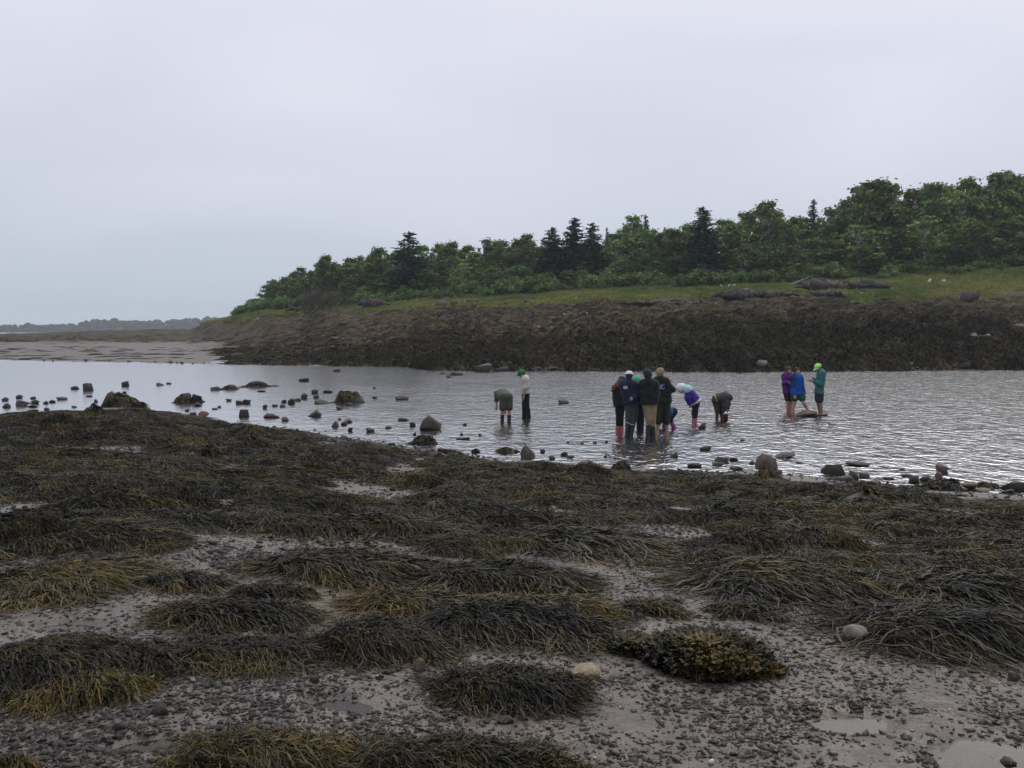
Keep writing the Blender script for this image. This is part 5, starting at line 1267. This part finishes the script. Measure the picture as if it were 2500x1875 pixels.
# ================================================================== people
def surface_nets(Dv, org, h):
    s = Dv < 0
    nx, ny, nz = Dv.shape
    cnt = np.zeros((nx - 1, ny - 1, nz - 1), np.int8); acc = np.zeros((nx - 1, ny - 1, nz - 1, 3)); m = np.zeros((nx - 1, ny - 1, nz - 1), np.int8)
    def sub(a, o): return a[o[0]:o[0] + nx - 1, o[1]:o[1] + ny - 1, o[2]:o[2] + nz - 1]
    for ax in range(3):
        o1, o2 = [k for k in range(3) if k != ax]
        for a in (0, 1):
            for b in (0, 1):
                p = [0, 0, 0]; p[o1], p[o2] = a, b; q_ = list(p); q_[ax] = 1
                d0, d1 = sub(Dv, p), sub(Dv, q_); x = (d0 < 0) != (d1 < 0)
                t = np.where(x, d0 / np.where(x, d0 - d1, 1), 0)
                e = np.zeros(acc.shape); e[..., ax] = t; e[..., o1] = a; e[..., o2] = b
                acc += e * x[..., None]; m += x
    mask = m > 0
    ids = np.full(mask.shape, -1); ids[mask] = np.arange(mask.sum())
    g = np.argwhere(mask)
    V = (g + acc[mask] / m[mask][:, None]) * h + org
    Q = []
    for ax in range(3):
        o1, o2 = (ax + 1) % 3, (ax + 2) % 3
        sl0 = [slice(None)] * 3; sl1 = [slice(None)] * 3; sl0[ax] = slice(0, -1); sl1[ax] = slice(1, None)
        x = s[tuple(sl0)] != s[tuple(sl1)]
        idx = np.argwhere(x)
        ok = (idx[:, o1] > 0) & (idx[:, o2] > 0) & (idx[:, o1] < Dv.shape[o1] - 1) & (idx[:, o2] < Dv.shape[o2] - 1)
        idx = idx[ok]
        def c(da, db):
            k = idx.copy(); k[:, o1] += da; k[:, o2] += db; return ids[k[:, 0], k[:, 1], k[:, 2]]
        qd = np.stack([c(-1, -1), c(0, -1), c(0, 0), c(-1, 0)], -1)
        ins = s[idx[:, 0], idx[:, 1], idx[:, 2]]
        qd = np.where(ins[:, None], qd, qd[:, ::-1])
        Q.append(qd)
    return V, np.concatenate(Q)

def sdf(P, prims, k):
    D_ = None
    for (a, b, ra, rb) in prims:
        a, b = np.asarray(a, float), np.asarray(b, float); ab = b - a
        t = np.clip(((P - a) @ ab) / (ab @ ab + 1e-9), 0, 1)
        d = np.linalg.norm(P - a - t[..., None] * ab, axis=-1) - (ra + t * (rb - ra))
        if D_ is None: D_ = d
        else:
            hh = np.clip(.5 + .5 * (D_ - d) / k, 0, 1)
            D_ = D_ * (1 - hh) + d * hh - k * hh * (1 - hh)
    return D_
def blob(prims, h=.017, k=.045, clips=(), wrinkle=0.0, seed=0):
    pts = np.array([p for a, b, ra, rb in prims for p in (np.asarray(a) - max(ra, rb), np.asarray(a) + max(ra, rb), np.asarray(b) - max(ra, rb), np.asarray(b) + max(ra, rb))])
    lo, hi = pts.min(0) - 3 * h, pts.max(0) + 3 * h
    n = np.ceil((hi - lo) / h).astype(int) + 1
    G = np.stack(np.meshgrid(*[lo[i] + h * np.arange(n[i]) for i in range(3)], indexing='ij'), -1)
    D_ = sdf(G, prims, k)
    if wrinkle: D_ = D_ + wrinkle * (fbm(G[..., 0] * 9 + seed, G[..., 1] * 9, G[..., 2] * 13, seed, 2)) + wrinkle * .8 * vnoise(G[..., 0] * 5 + G[..., 2] * 9, G[..., 1] * 5, G[..., 2] * 4, seed + 9)
    for (o_, nrm) in clips:                  # keep the side the normal points to
        nrm = np.asarray(nrm, float); nrm /= np.linalg.norm(nrm)
        D_ = np.maximum(D_, -((G - np.asarray(o_)) @ nrm))
    return surface_nets(D_, lo, h)

def unit(v): v = np.asarray(v, float); return v / (np.linalg.norm(v) + 1e-9)
class Person:
    def __init__(s, label, crop, base, depth, group='people wading in the creek'):
        """crop: (x0, y0, scale) of the view the joints were read in; base: picture column and row of the feet at the water"""
        s.crop, s.depth, s.lab, s.group = crop, depth, label, group
        b = at_depth(base[0], base[1], depth); s.o = np.array([b[0], depth, float(ground_z(b[0], depth))])
        s.root = empty('person', tuple(s.o), label, 'person', group)
        s.J = {}
    def j(s, **kw):
        for k, v in kw.items():
            x0, y0, sc_ = s.crop; dy = v[2] if len(v) > 2 else 0.0
            s.J[k] = at_depth(x0 + v[0] * sc_, y0 + v[1] * sc_, s.depth + dy) - s.o
        return s
    def add(s, name, vq, mat, label=None, smooth=True):
        o = build(name, vq[0], [vq[1]] if not isinstance(vq[1], list) else vq[1], mat, s.root, smooth=smooth)
        if label: o['label'] = label
        return o
    def body(s, face, skin=M_SKIN, fem=False, girth=1.0, eyes=True):
        J = s.J; g = girth; f = unit(face); s.f = f
        up = np.array([0, 0, 1.0]) if abs(f[2]) < .8 else unit(J['head'] - J['neck'])
        rt = unit(np.cross(f, up)); up = unit(np.cross(rt, f)); s.up, s.rt = up, rt
        H = J['head']; sw = .9 if fem else 1.0
        chest = (J['shL'] + J['shR']) / 2; pel = (J['hipL'] + J['hipR']) / 2
        P = [(H + up * .035, H - up * .045 + f * .03, .092, .062), (H + f * .03, H - up * .07 + f * .055, .07, .042), (H + f * .085 + up * .01, H + f * .105 - up * .02, .012, .02),
             (H + rt * .088, H + rt * .088 - up * .03, .018, .012), (H - rt * .088, H - rt * .088 - up * .03, .018, .012),
             (J['neck'], H - up * .04, .056, .052), (J['neck'], chest, .065, .09),
             (J['shL'], J['shR'], .070 * sw, .070 * sw), (chest, pel, .125 * g, .115 * g), (J['shL'], J['hipL'], .085 * sw * g, .10 * g), (J['shR'], J['hipR'], .085 * sw * g, .10 * g), (J['hipL'], J['hipR'], .112 * g, .112 * g)]
        for q_ in 'LR':
            P += [(J['sh' + q_], J['el' + q_], .052 * sw, .042 * sw), (J['el' + q_], J['ha' + q_], .043 * sw, .029 * sw),
                  (J['hip' + q_], J['kn' + q_], .092 * g, .060), (J['kn' + q_], J['an' + q_], .060, .040)]
            d = unit(J['ha' + q_] - J['el' + q_]); P += [(J['ha' + q_], J['ha' + q_] + d * .07, .030, .036)]
            fw = unit([f[0], f[1], 0]) if abs(f[2]) < .95 else np.array([0, 1, 0.])
            P += [(J['an' + q_], J['an' + q_] + fw * .13 - [0, 0, .05], .042, .036)]
        v, q_ = blob(P, .0185, .028)
        mb = MB(); mb.add(v, q_)
        for k_ in 'LR':                      # five fingers rooted in the palm
            a_ = J['ha' + k_]; d = unit(a_ - J['el' + k_]); sd = unit(np.cross(d, unit(f + [.01, .02, .3]))); nn = np.cross(sd, d)
            for i in range(4):
                r0 = a_ + d * .065 + sd * (i - 1.5) * .019; ln = (.068, .078, .072, .056)[i]
                mb.add(*tube([r0, r0 + d * ln * .6 + nn * .008, r0 + d * ln + nn * .028], [.0095, .0088, .007], 5))
            t0 = a_ + d * .02 - sd * .03; mb.add(*tube([t0, t0 + d * .035 - sd * .02, t0 + d * .065 - sd * .022 + nn * .012], [.012, .0105, .008], 5))
        s.add('body', (np.concatenate(mb.v), mb.faces()), skin)
        if eyes and f[1] < .2:
            for sg in (-1, 1):
                e = MB(); c = H + f * .098 + rt * .034 * sg + up * .008
                e.add(*tube([c - rt * .012, c, c + rt * .012], [.004, .009, .004], 6)); s.add('eye', (np.concatenate(e.v), e.faces()), cloth((.03, .025, .022), .3))
            e = MB(); c = H + f * .098 - up * .052; e.add(*tube([c - rt * .022, c + f * .004, c + rt * .022], [.004, .008, .004], 6)); s.add('mouth', (np.concatenate(e.v), e.faces()), cloth((.30, .10, .09), .5))
        return s
    def top(s, name, col, sleeve=1.0, hem=.06, puff=.022, hood=False, mat=None, hem_r=None, k=.05, wide=1.0):
        """sleeve 0..2: 1 = to the elbow, 2 = to the wrist; hem: how far past the hips along the body"""
        J = s.J; chest = (J['shL'] + J['shR']) / 2; pel = (J['hipL'] + J['hipR']) / 2; ax = unit(pel - chest); p = puff
        end = pel + ax * hem; off = ax * hem
        w = hem_r or (.118 + p) * wide
        P = [(J['neck'] + unit(J['neck'] - chest) * .01, chest, .068 + p * .6, .10 + p), (J['shL'], J['shR'], .076 + p, .076 + p), (chest, pel, .125 + p, .115 + p), (J['shL'], J['hipL'] + off * 1.4, .09 + p, w), (J['shR'], J['hipR'] + off * 1.4, .09 + p, w), (J['hipL'] + off, J['hipR'] + off, w, w)]
        for q_ in 'LR':
            a_, b_, c_ = J['sh' + q_], J['el' + q_], J['ha' + q_]
            if sleeve <= 1: P.append((a_, a_ + (b_ - a_) * sleeve, .062 + p, .058 + p))
            else: P += [(a_, b_, .062 + p, .054 + p), (b_, b_ + (c_ - b_) * (sleeve - 1), .054 + p, .040 + p)]
        if hood:
            P += [(J['neck'] - s.f * .05 + s.up * .01, J['neck'] - s.f * .09 - s.up * .06, .085, .075)]
        s.P_top = P; s.ax, s.end, s.chest, s.pel = ax, end, chest, pel
        s.add(name, blob(P, .0200, k, [(end, -ax)] , .016, 3), mat or cloth(col))
        return s
    def cut(s, name, col, clips, grow=.004, mat=None):   # a band of the top in another colour, lying over it
        P = [(a, b, ra + grow, rb + grow) for a, b, ra, rb in s.P_top]
        s.add(name, blob(P, .0175, .05, list(clips) + [(s.end, -s.ax)], .012, 3), mat or cloth(col)); return s
    def pants(s, name, col, leg=1.85, puff=.02, mat=None, rise=.06, flare=1.0):
        """leg 0..2: 1 = to the knee, 2 = to the ankle"""
        J = s.J; chest = (J['shL'] + J['shR']) / 2; pel = (J['hipL'] + J['hipR']) / 2; ax = unit(pel - chest); p = puff
        P = [(J['hipL'] - ax * .02, J['hipR'] - ax * .02, .112 + p, .112 + p), (pel - ax * rise, pel, .108 + p, .108 + p)]
        for q_ in 'LR':
            a_, b_, c_ = J['hip' + q_], J['kn' + q_], J['an' + q_]
            if leg <= 1: P.append((a_, a_ + (b_ - a_) * leg, .098 + p, (.078 + p) * flare))
            else: P += [(a_, b_, .098 + p, .068 + p), (b_, b_ + (c_ - b_) * (leg - 1), .068 + p, (.050 + p) * flare)]
        s.add(name, blob(P, .0200, .03, [], .010, 5), mat or cloth(col)); return s
    def boots(s, col, frm=1.45, rough=.4, mat=None, rad=.066):
        J = s.J; fw = unit([s.f[0], s.f[1], 0])
        for q_ in 'LR':
            b_, c_ = J['kn' + q_], J['an' + q_]; st = b_ + (c_ - b_) * (frm - 1); dn = unit(c_ - b_)
            s.add('boot', blob([(st - dn * rad * .5, c_, rad, rad * .86), (c_, c_ + fw * .15 - [0, 0, .05], .056, .052)], .0165, .03, [(st, dn)]), mat or cloth(col, rough))
        return s
    def hair(s, col, long=0.0, ends=None, thick=.018, mat=None, curls=False):
        H, f, up = s.J['head'], s.f, s.up
        P = [(H + up * .045 - f * .012, H - f * .035 - up * .02, .094 + thick, .080 + thick)]
        if not long: P += [(H - f * .045 - up * .02, H - f * .05 - up * .075, .07, .055)]
        if ends is not None:
            pts = [H - f * .07] + [np.asarray(e) for e in ends]
            for i in range(len(pts) - 1): P.append((pts[i], pts[i + 1], .085 - .012 * i, .075 - .018 * i))
        s.add('hair', blob(P, .0150, .03, [(H + f * .065 + up * .035, -(f + up * -.55))], .012, 7), mat or cloth(col, .7)); return s
    def cap(s, col, back=False, white=None, brim_col=None, name='cap'):
        H, up, rt = s.J['head'], s.up, s.rt; f = -s.f if back else s.f
        c = H + up * .045
        v, fc = ICO[3]; keep = v[:, 2] > -.12
        idx = -np.ones(len(v), int); idx[keep] = np.arange(keep.sum()); tf = fc[keep[fc].all(1)]
        d = v[keep]
        D_ = (d[:, :1] * f * .132 + d[:, 1:2] * rt * .119 + d[:, 2:] * up * .120) + c - f * .008
        mb = MB(); mb.add(D_, None, idx[tf])
        o = s.add(name, (np.concatenate(mb.v), mb.faces()), cloth(col))
        a_ = np.linspace(-1.25, 1.25, 13); br = MB(); pv = []
        for rr, dz in ((.98, -.008), (1.75, -.030)):
            for a in a_: pv.append(c + f * math.cos(a) * .122 * (1 + (rr - 1) * math.cos(a) ** .6 if rr > 1 else rr) + rt * math.sin(a) * .108 * min(rr, 1.02) + up * dz)
        pv = np.array(pv); pv = np.vstack([pv, pv - up * .007]); n = 13
        i = np.arange(n - 1); qd = np.concatenate([np.stack([i, i + 1, i + n + 1, i + n], -1), np.stack([i + 2 * n, i + 3 * n, i + 3 * n + 1, i + 2 * n + 1], -1), np.stack([i + n, i + n + 1, i + 3 * n + 1, i + 3 * n], -1)])
        b = build('brim', pv, [qd], cloth(brim_col or col), o, smooth=True)
        return s
    def patch(s, name, crop_xy, w, h, bitmap, mats):      # flat print lying on the cloth, facing the camera
        x0, y0, sc_ = s.crop; ny, nx = len(bitmap), len(bitmap[0]); pts = []
        mpp = s.depth / F * sc_
        for jy in range(ny + 1):
            for ix in range(nx + 1):
                px, py = x0 + (crop_xy[0] + (ix / nx - .5) * w / mpp) * sc_, y0 + (crop_xy[1] + (jy / ny - .5) * h / mpp) * sc_
                d = ray(px, py); d = d / d[1]; t = s.depth - .6; pos = None
                for _ in range(40):
                    pos = np.array([0, 0, CAM_Z]) + d * t; dd = float(sdf((pos - s.o)[None], s.P_top, .05)[0]) - .016
                    t += dd * .8
                    if dd < .001: break
                pts.append(pos - s.o)
        i, j_ = np.meshgrid(np.arange(nx), np.arange(ny)); a_ = (j_ * (nx + 1) + i).ravel()
        qd = np.stack([a_, a_ + 1, a_ + nx + 2, a_ + nx + 1], -1)[:, ::-1]
        build(name, np.array(pts), [qd], None, s.root, mats=mats, midx=[int(c) for row in bitmap for c in row])
        return s

C1, C2, C3, C4 = (1180, 860, 250 / 1885), (1460, 880, 220 / 1659), (1620, 900, 220 / 2028), (1880, 860, 180 / 1659)
BLACK, NAVY = (.012, .012, .014), (.012, .016, .040)
# bending man, seen from behind
p = Person('man bent over in olive shirt and shorts, black boots, one arm hanging', C1, (1235, 1031), 27.3)
p.j(head=(330, 830, .62), neck=(335, 765, .48), shL=(262, 775, .34), shR=(385, 745, .46), hipL=(372, 835, 0), hipR=(470, 835, .02), elL=(245, 890, .36), haL=(243, 990, .34), elR=(430, 900, .42), haR=(410, 1060, .30), knL=(350, 1050, 0), knR=(478, 1050, 0), anL=(347, 1345, .03), anR=(474, 1345, .03))
p.body((-.1, .55, -.8)).top('shirt', (.075, .080, .062), .95, .02, .020).pants('shorts', (.060, .066, .050), .86, .024, flare=1.12).hair((.06, .04, .03)).boots((.016, .017, .018), 1.34, .35)
# man in white shirt
p = Person('man in white shirt, black trousers and green cap looking down', C1, (1286, 1020), 28.7)
p.j(head=(708, 400, 0), neck=(752, 462, 0), shL=(778, 505, -.15), shR=(750, 500, .16), hipL=(795, 745, -.10), hipR=(775, 745, .10), elL=(772, 655, -.21), haL=(742, 820, -.16), elR=(735, 650, .22), haR=(722, 800, .2), knL=(800, 960, -.06), knR=(760, 960, .10), anL=(850, 1290, -.02), anR=(745, 1290, .12))
p.body((-.88, -.12, -.42)).top('shirt', (.50, .49, .44), 1.35, .03, .024).pants('trousers', BLACK, 1.95, .016).hair((.05, .035, .025), thick=.004).cap((.012, .18, .085), brim_col=(.02, .03, .03))
# the group of five and the crouching one behind
p = Person('woman with long red brown hair, dark jacket, pink boots and navy cap', C2, (1512, 1060), 24.5)
p.j(head=(440, 395, 0), neck=(415, 470, 0), shL=(330, 525, .0), shR=(445, 525, .06), hipL=(375, 790, 0), hipR=(445, 790, 0), elL=(325, 680, .06), haL=(420, 720, .24), elR=(480, 680, .16), haR=(540, 690, .30), knL=(378, 1040, 0), knR=(425, 1040, 0), anL=(360, 1375, 0), anR=(430, 1375, 0))
X = lambda p_, x, y, dy: at_depth(p_.crop[0] + x * p_.crop[2], p_.crop[1] + y * p_.crop[2], p_.depth + dy) - p_.o
p.body((.55, .75, -.45), fem=True).top('jacket', (.018, .018, .021), 1.95, .09, .030).pants('leggings', BLACK, 1.50, .008)
p.hair((.105, .050, .026), 1, [X(p, 340, 470, -.10), X(p, 280, 550, -.10), X(p, 240, 640, -.08)], curls=True).cap((.020, .024, .045), name='cap', brim_col=(.62, .62, .64)).boots((.42, .13, .14), 1.50, .4, rad=.072)
p = Person('person in navy hoodie and grey trousers with white cap, seen from behind', C2, (1535, 1064), 23.6)
p.j(head=(570, 300, .02), neck=(575, 385, 0), shL=(480, 455, .02), shR=(665, 455, 0), hipL=(575, 770, 0), hipR=(675, 770, 0), elL=(475, 620, .10), haL=(560, 650, .28), elR=(705, 650, -.06), haR=(648, 690, -.19), knL=(565, 1080, .02), knR=(655, 1080, .02), anL=(520, 1440, 0), anR=(600, 1440, -.02))
p.body((.15, .95, -.30)).top('hoodie', (.014, .019, .052), 1.95, .03, .030, hood=False).pants('trousers', (.060, .060, .070), 1.32, .024).hair((.022, .018, .016), thick=.004).cap((.66, .68, .72)).boots((.022, .024, .024), 1.30, .4)
p.patch('back_print', (505, 497), .11, .075, ["00000000", "01101110", "00000000", "01111010", "00000000"], [cloth((.62, .63, .68)), cloth((.20, .21, .30))])
kn = [X(p, 525, 1135, -.09), X(p, 570, 1160, -.10), X(p, 610, 1178, -.10), X(p, 650, 1183, -.09), X(p, 680, 1178, -.02)]
mb_ = MB(); mb_.add(*tube(kn, .009, 6)); p.add('boot_rim', (np.concatenate(mb_.v), mb_.faces()), cloth((.5, .5, .48)))
p = Person('person in dark clothes with green cap, facing the camera between two backs', C2, (1565, 1055), 25.0)
p.j(head=(712, 375, 0), neck=(715, 455, 0), shL=(785, 510, 0), shR=(650, 510, 0), hipL=(800, 800, 0), hipR=(725, 800, 0), elL=(815, 660, -.06), haL=(745, 700, -.25), elR=(640, 660, -.06), haR=(700, 690, -.25), knL=(795, 1040, 0), knR=(755, 1040, 0), anL=(800, 1370, 0), anR=(765, 1370, 0))
p.body((0, -.86, -.52)).top('jacket', (.013, .013, .016), 1.95, .04, .024).pants('trousers', (.012, .015, .026), 1.95, .016).hair((.02, .016, .014), thick=.004).cap((.10, .42, .24), brim_col=(.16, .48, .30))
p = Person('person in black hooded coat, khaki trousers and dark boots seen from behind', C2, (1590, 1066), 23.4)
p.j(head=(912, 268, .03), neck=(925, 365, 0), shL=(835, 445, .02), shR=(1040, 445, .0), hipL=(890, 770, 0), hipR=(1005, 770, 0), elL=(805, 620, .12), haL=(860, 660, .30), elR=(1080, 620, .08), haR=(1030, 660, .28), knL=(935, 1090, 0), knR=(1000, 1090, .02), anL=(920, 1455, 0), anR=(1020, 1455, .02))
p.body((-.12, .93, -.35), girth=1.06).top('coat', (.011, .012, .015), 1.95, .06, .040, hood=True).pants('trousers', (.30, .225, .145), 1.32, .030, flare=.9).hair((.012, .011, .011), thick=.024).boots((.018, .022, .017), 1.20, .4, rad=.078)
p = Person('blond bare legged man in black printed shirt and olive cropped trousers', C2, (1617, 1056), 24.2)
p.j(head=(1150, 232, .03), neck=(1150, 315, 0), shL=(1080, 385, .02), shR=(1245, 385, 0), hipL=(1130, 730, 0), hipR=(1262, 730, 0), elL=(1085, 560, .12), haL=(1150, 600, .30), elR=(1375, 535, .0), haR=(1338, 400, .10), knL=(1108, 1040, 0), knR=(1262, 1040, .02), anL=(1090, 1365, 0), anR=(1270, 1365, .02))
p.body((.55, .78, -.20)).top('shirt', BLACK, 1.05, .07, .024).pants('cropped_trousers', (.028, .032, .022), 1.25, .032, flare=1.25).hair((.27, .19, .105), thick=.016)
p.patch('back_print', (1172, 482), .155, .15, ["111111111111", "111111111111", "111111001111", "111110002211", "111100022221", "111000222222", "102002222222", "000222222222", "222222222222", "022000022200", "202022000022", "222222222222"], [cloth((.62, .64, .68)), cloth((.05, .13, .32)), cloth((.04, .05, .07))])
p = Person('crouching person in blue jacket and purple boots behind the blond man', C2, (1640, 1048), 25.6)
p.j(head=(1120, 1010, .05), neck=(1150, 960, .05), shL=(1175, 930, .18), shR=(1165, 960, -.10), hipL=(1385, 940, .14), hipR=(1395, 945, -.06), elL=(1140, 1070, .2), haL=(1130, 1170, .18), elR=(1120, 1075, -.12), haR=(1110, 1170, -.1), knL=(1225, 1080, .18), knR=(1325, 1075, -.10), anL=(1215, 1270, .14), anR=(1412, 1262, -.06))
p.body((-.75, .3, -.6), fem=True).top('jacket', (.030, .12, .26), 1.95, -.05, .022).pants('leggings', (.010, .016, .030), 1.24, .014).hair((.03, .02, .02)).boots((.22, .07, .26), 1.22, .4)
# the bending girl in a purple jacket
p = Person('bending girl in purple and white jacket with white hood, pink boots', C3, (1696, 1032), 27.2)
p.j(head=(395, 445, 0), neck=(480, 455, 0), shL=(545, 480, -.13), shR=(530, 465, .14), hipL=(742, 735, -.09), hipR=(735, 725, .10), elL=(540, 660, -.16), haL=(600, 800, -.12), elR=(530, 640, .18), haR=(580, 790, .15), knL=(712, 990, -.05), knR=(690, 990, .08), anL=(715, 1290, -.03), anR=(672, 1290, .10))
p.body((-.80, -.10, -.60), fem=True).top('jacket', (.055, .030, .28), 1.95, .03, .030)
p.cut('yoke', (.34, .56, .58), [(p.chest + p.ax * .07 + np.array([0, 0, .02]), -p.ax + np.array([0, 0, .55]))]).cut('hem', (.60, .60, .66), [(p.end - p.ax * .07, p.ax)])
p.pants('leggings', (.010, .010, .013), 1.40, .014)
p.add('hood', blob([(p.J['head'] + p.up * .03, p.J['head'] - p.f * .05, .132, .125), (p.J['head'] - p.f * .04, p.J['neck'], .115, .105), (p.J['head'] + p.f * .04, p.J['head'] - p.up * .05 + p.f * .03, .118, .105)], .016, .04, [(p.J['head'] + p.f * .115, -p.f)], .008), cloth((.70, .70, .74)))
p.hair((.05, .04, .035), thick=-.01).boots((.44, .16, .21), 1.38, .4, rad=.068)
# the bending one with a bucket
p = Person('person in dark grey jacket bent double, reaching to a dark red bucket', C3, (1762, 1026), 28.0)
p.j(head=(1465, 690, -.05), neck=(1410, 620, .0), shL=(1400, 610, .15), shR=(1385, 630, -.14), hipL=(1165, 690, .10), hipR=(1160, 700, -.08), elL=(1440, 800, .16), haL=(1435, 900, .05), elR=(1370, 800, -.15), haR=(1350, 940, -.12), knL=(1290, 930, .10), knR=(1205, 920, -.06), anL=(1320, 1200, .08), anR=(1200, 1200, -.05))
p.body((.62, -.25, -.75), M_SKIN2).top('jacket', (.055, .055, .064), 1.9, .02, .040).pants('trousers', (.060, .042, .040), 1.3, .016).hair((.03, .025, .03), thick=.02).boots((.11, .022, .020), 1.28, .4, rad=.056)
p.cut('lime_stripe', (.45, .60, .05), [(p.end - p.ax * .035, p.ax), (p.pel + np.array([0, 0, .0]), np.array([-1, 0, -.2]))])
def bucket():
    b = at_depth(1620 + 1392 * C3[2], 900 + 1110 * C3[2], 27.85); m = 27.85 / F * C3[2]
    o = empty('bucket', (b[0], 27.85, 0), 'dark red bucket held in the water by the person bent double', 'bucket')
    a_ = np.linspace(0, 2 * np.pi, 20, endpoint=False); V = []
    for rr, z in ((.080, -.08), (.094, .19), (.098, .195), (.094, .20), (.088, .19), (.075, -.06)): V.append(np.stack([np.cos(a_) * rr, np.sin(a_) * rr, 0 * a_ + z], -1))
    V = np.concatenate(V); i = np.arange(5)[:, None] * 20; j_ = np.arange(20)[None]
    qd = np.stack([i + j_, i + (j_ + 1) % 20, i + 20 + (j_ + 1) % 20, i + 20 + j_], -1).reshape(-1, 4)
    V = np.vstack([V, [[0, 0, -.08]], [[0, 0, -.06]]]); jj = np.arange(20); t = np.vstack([np.stack([jj, np.full(20, 120), (jj + 1) % 20], -1), np.stack([100 + jj, 100 + (jj + 1) % 20, np.full(20, 121)], -1)])
    build('pail', V, [qd, t], cloth((.13, .028, .024), .5), o, smooth=True)
    t_ = np.linspace(0, np.pi, 12); mb = MB(); mb.add(*tube(np.stack([np.cos(t_) * .094, 0 * t_, .19 + np.sin(t_) * .12], -1), .006, 6)); mb.build('handle', cloth((.03, .03, .03), .4), o)
bucket()
# the three on the right
p = Person('person in purple hooded jacket and dark shorts, bare legs, turned to the camera', C4, (1925, 1005), 30.9)
p.j(head=(418, 415, 0), neck=(410, 495, .02), shL=(455, 545, -.02), shR=(330, 540, .04), hipL=(445, 900, 0), hipR=(375, 895, .02), elL=(480, 690, -.10), haL=(455, 690, -.24), elR=(325, 690, -.04), haR=(425, 680, -.24), knL=(462, 1130, .02), knR=(398, 1130, .0), anL=(450, 1400, .02), anR=(388, 1400, 0))
p.body((.18, -.95, -.18)).top('jacket', (.105, .022, .15), 1.85, .03, .030, hood=True).pants('shorts', (.030, .026, .030), .62, .024, flare=1.1).hair((.045, .030, .022), thick=.022)
p = Person('dark haired woman in bright blue jacket and green shorts stepping on a rock', C4, (1948, 1006), 30.6)
p.j(head=(615, 435, 0), neck=(605, 515, .02), shL=(665, 575, .0), shR=(515, 575, -.02), hipL=(675, 930, .02), hipR=(560, 930, 0), elL=(715, 760, .04), haL=(765, 935, -.02), elR=(520, 770, -.10), haR=(548, 960, -.20), knL=(765, 1150, -.10), knR=(545, 1150, .02), anL=(850, 1310, -.06), anR=(508, 1400, .04))
p.body((.12, -.97, -.02), fem=True).top('jacket', (.008, .085, .36), 1.85, .03, .034, hood=True).pants('shorts', (.012, .095, .085), .50, .030, flare=1.15).hair((.025, .018, .017), thick=.018)
p.cut('jacket_side', (.010, .030, .12), [(p.chest + np.array([-.05, 0, 0]), (-1, 0, .05)), (p.pel + np.array([0, 0, .22]), (0, 0, 1))])  # shadow on this side of the jacket, painted as a darker blue layer
p = Person('man in lime cap, teal checked shirt and dark shorts, looking at his hands', C4, (2005, 1007), 30.5)
p.j(head=(1085, 355, 0), neck=(1150, 430, 0), shL=(1160, 485, -.17), shR=(1150, 480, .17), hipL=(1120, 900, -.10), hipR=(1085, 900, .10), elL=(1125, 720, -.22), haL=(965, 650, -.16), elR=(1070, 690, .20), haR=(985, 600, .12), knL=(1135, 1140, -.06), knR=(1085, 1140, .10), anL=(1175, 1385, -.04), anR=(1115, 1385, .12))
n_ = N('checked_cloth'); _po = n_.map((34, 34, 34))
_w1 = n_.new("TexWave", Scale=.5, bands_direction='X'); n_.put(_w1.inputs[0], _po); _w2 = n_.new("TexWave", Scale=.5, bands_direction='Z'); n_.put(_w2.inputs[0], _po)
M_CHECK = n_.pbr(n_.mix(n_.math('MULTIPLY', n_.math('ADD', _w1.outputs["Fac"], _w2.outputs["Fac"]), .42), (.020, .085, .095), (.075, .22, .225)), .85, .2)
p.body((-.86, -.25, -.45), M_SKIN2).top('shirt', (.03, .13, .14), 1.75, .06, .030, mat=M_CHECK).pants('shorts', (.028, .045, .058), .72, .026, flare=1.1).hair((.16, .13, .11), thick=.006).cap((.34, .80, .20), brim_col=(.45, .85, .36))
haze()
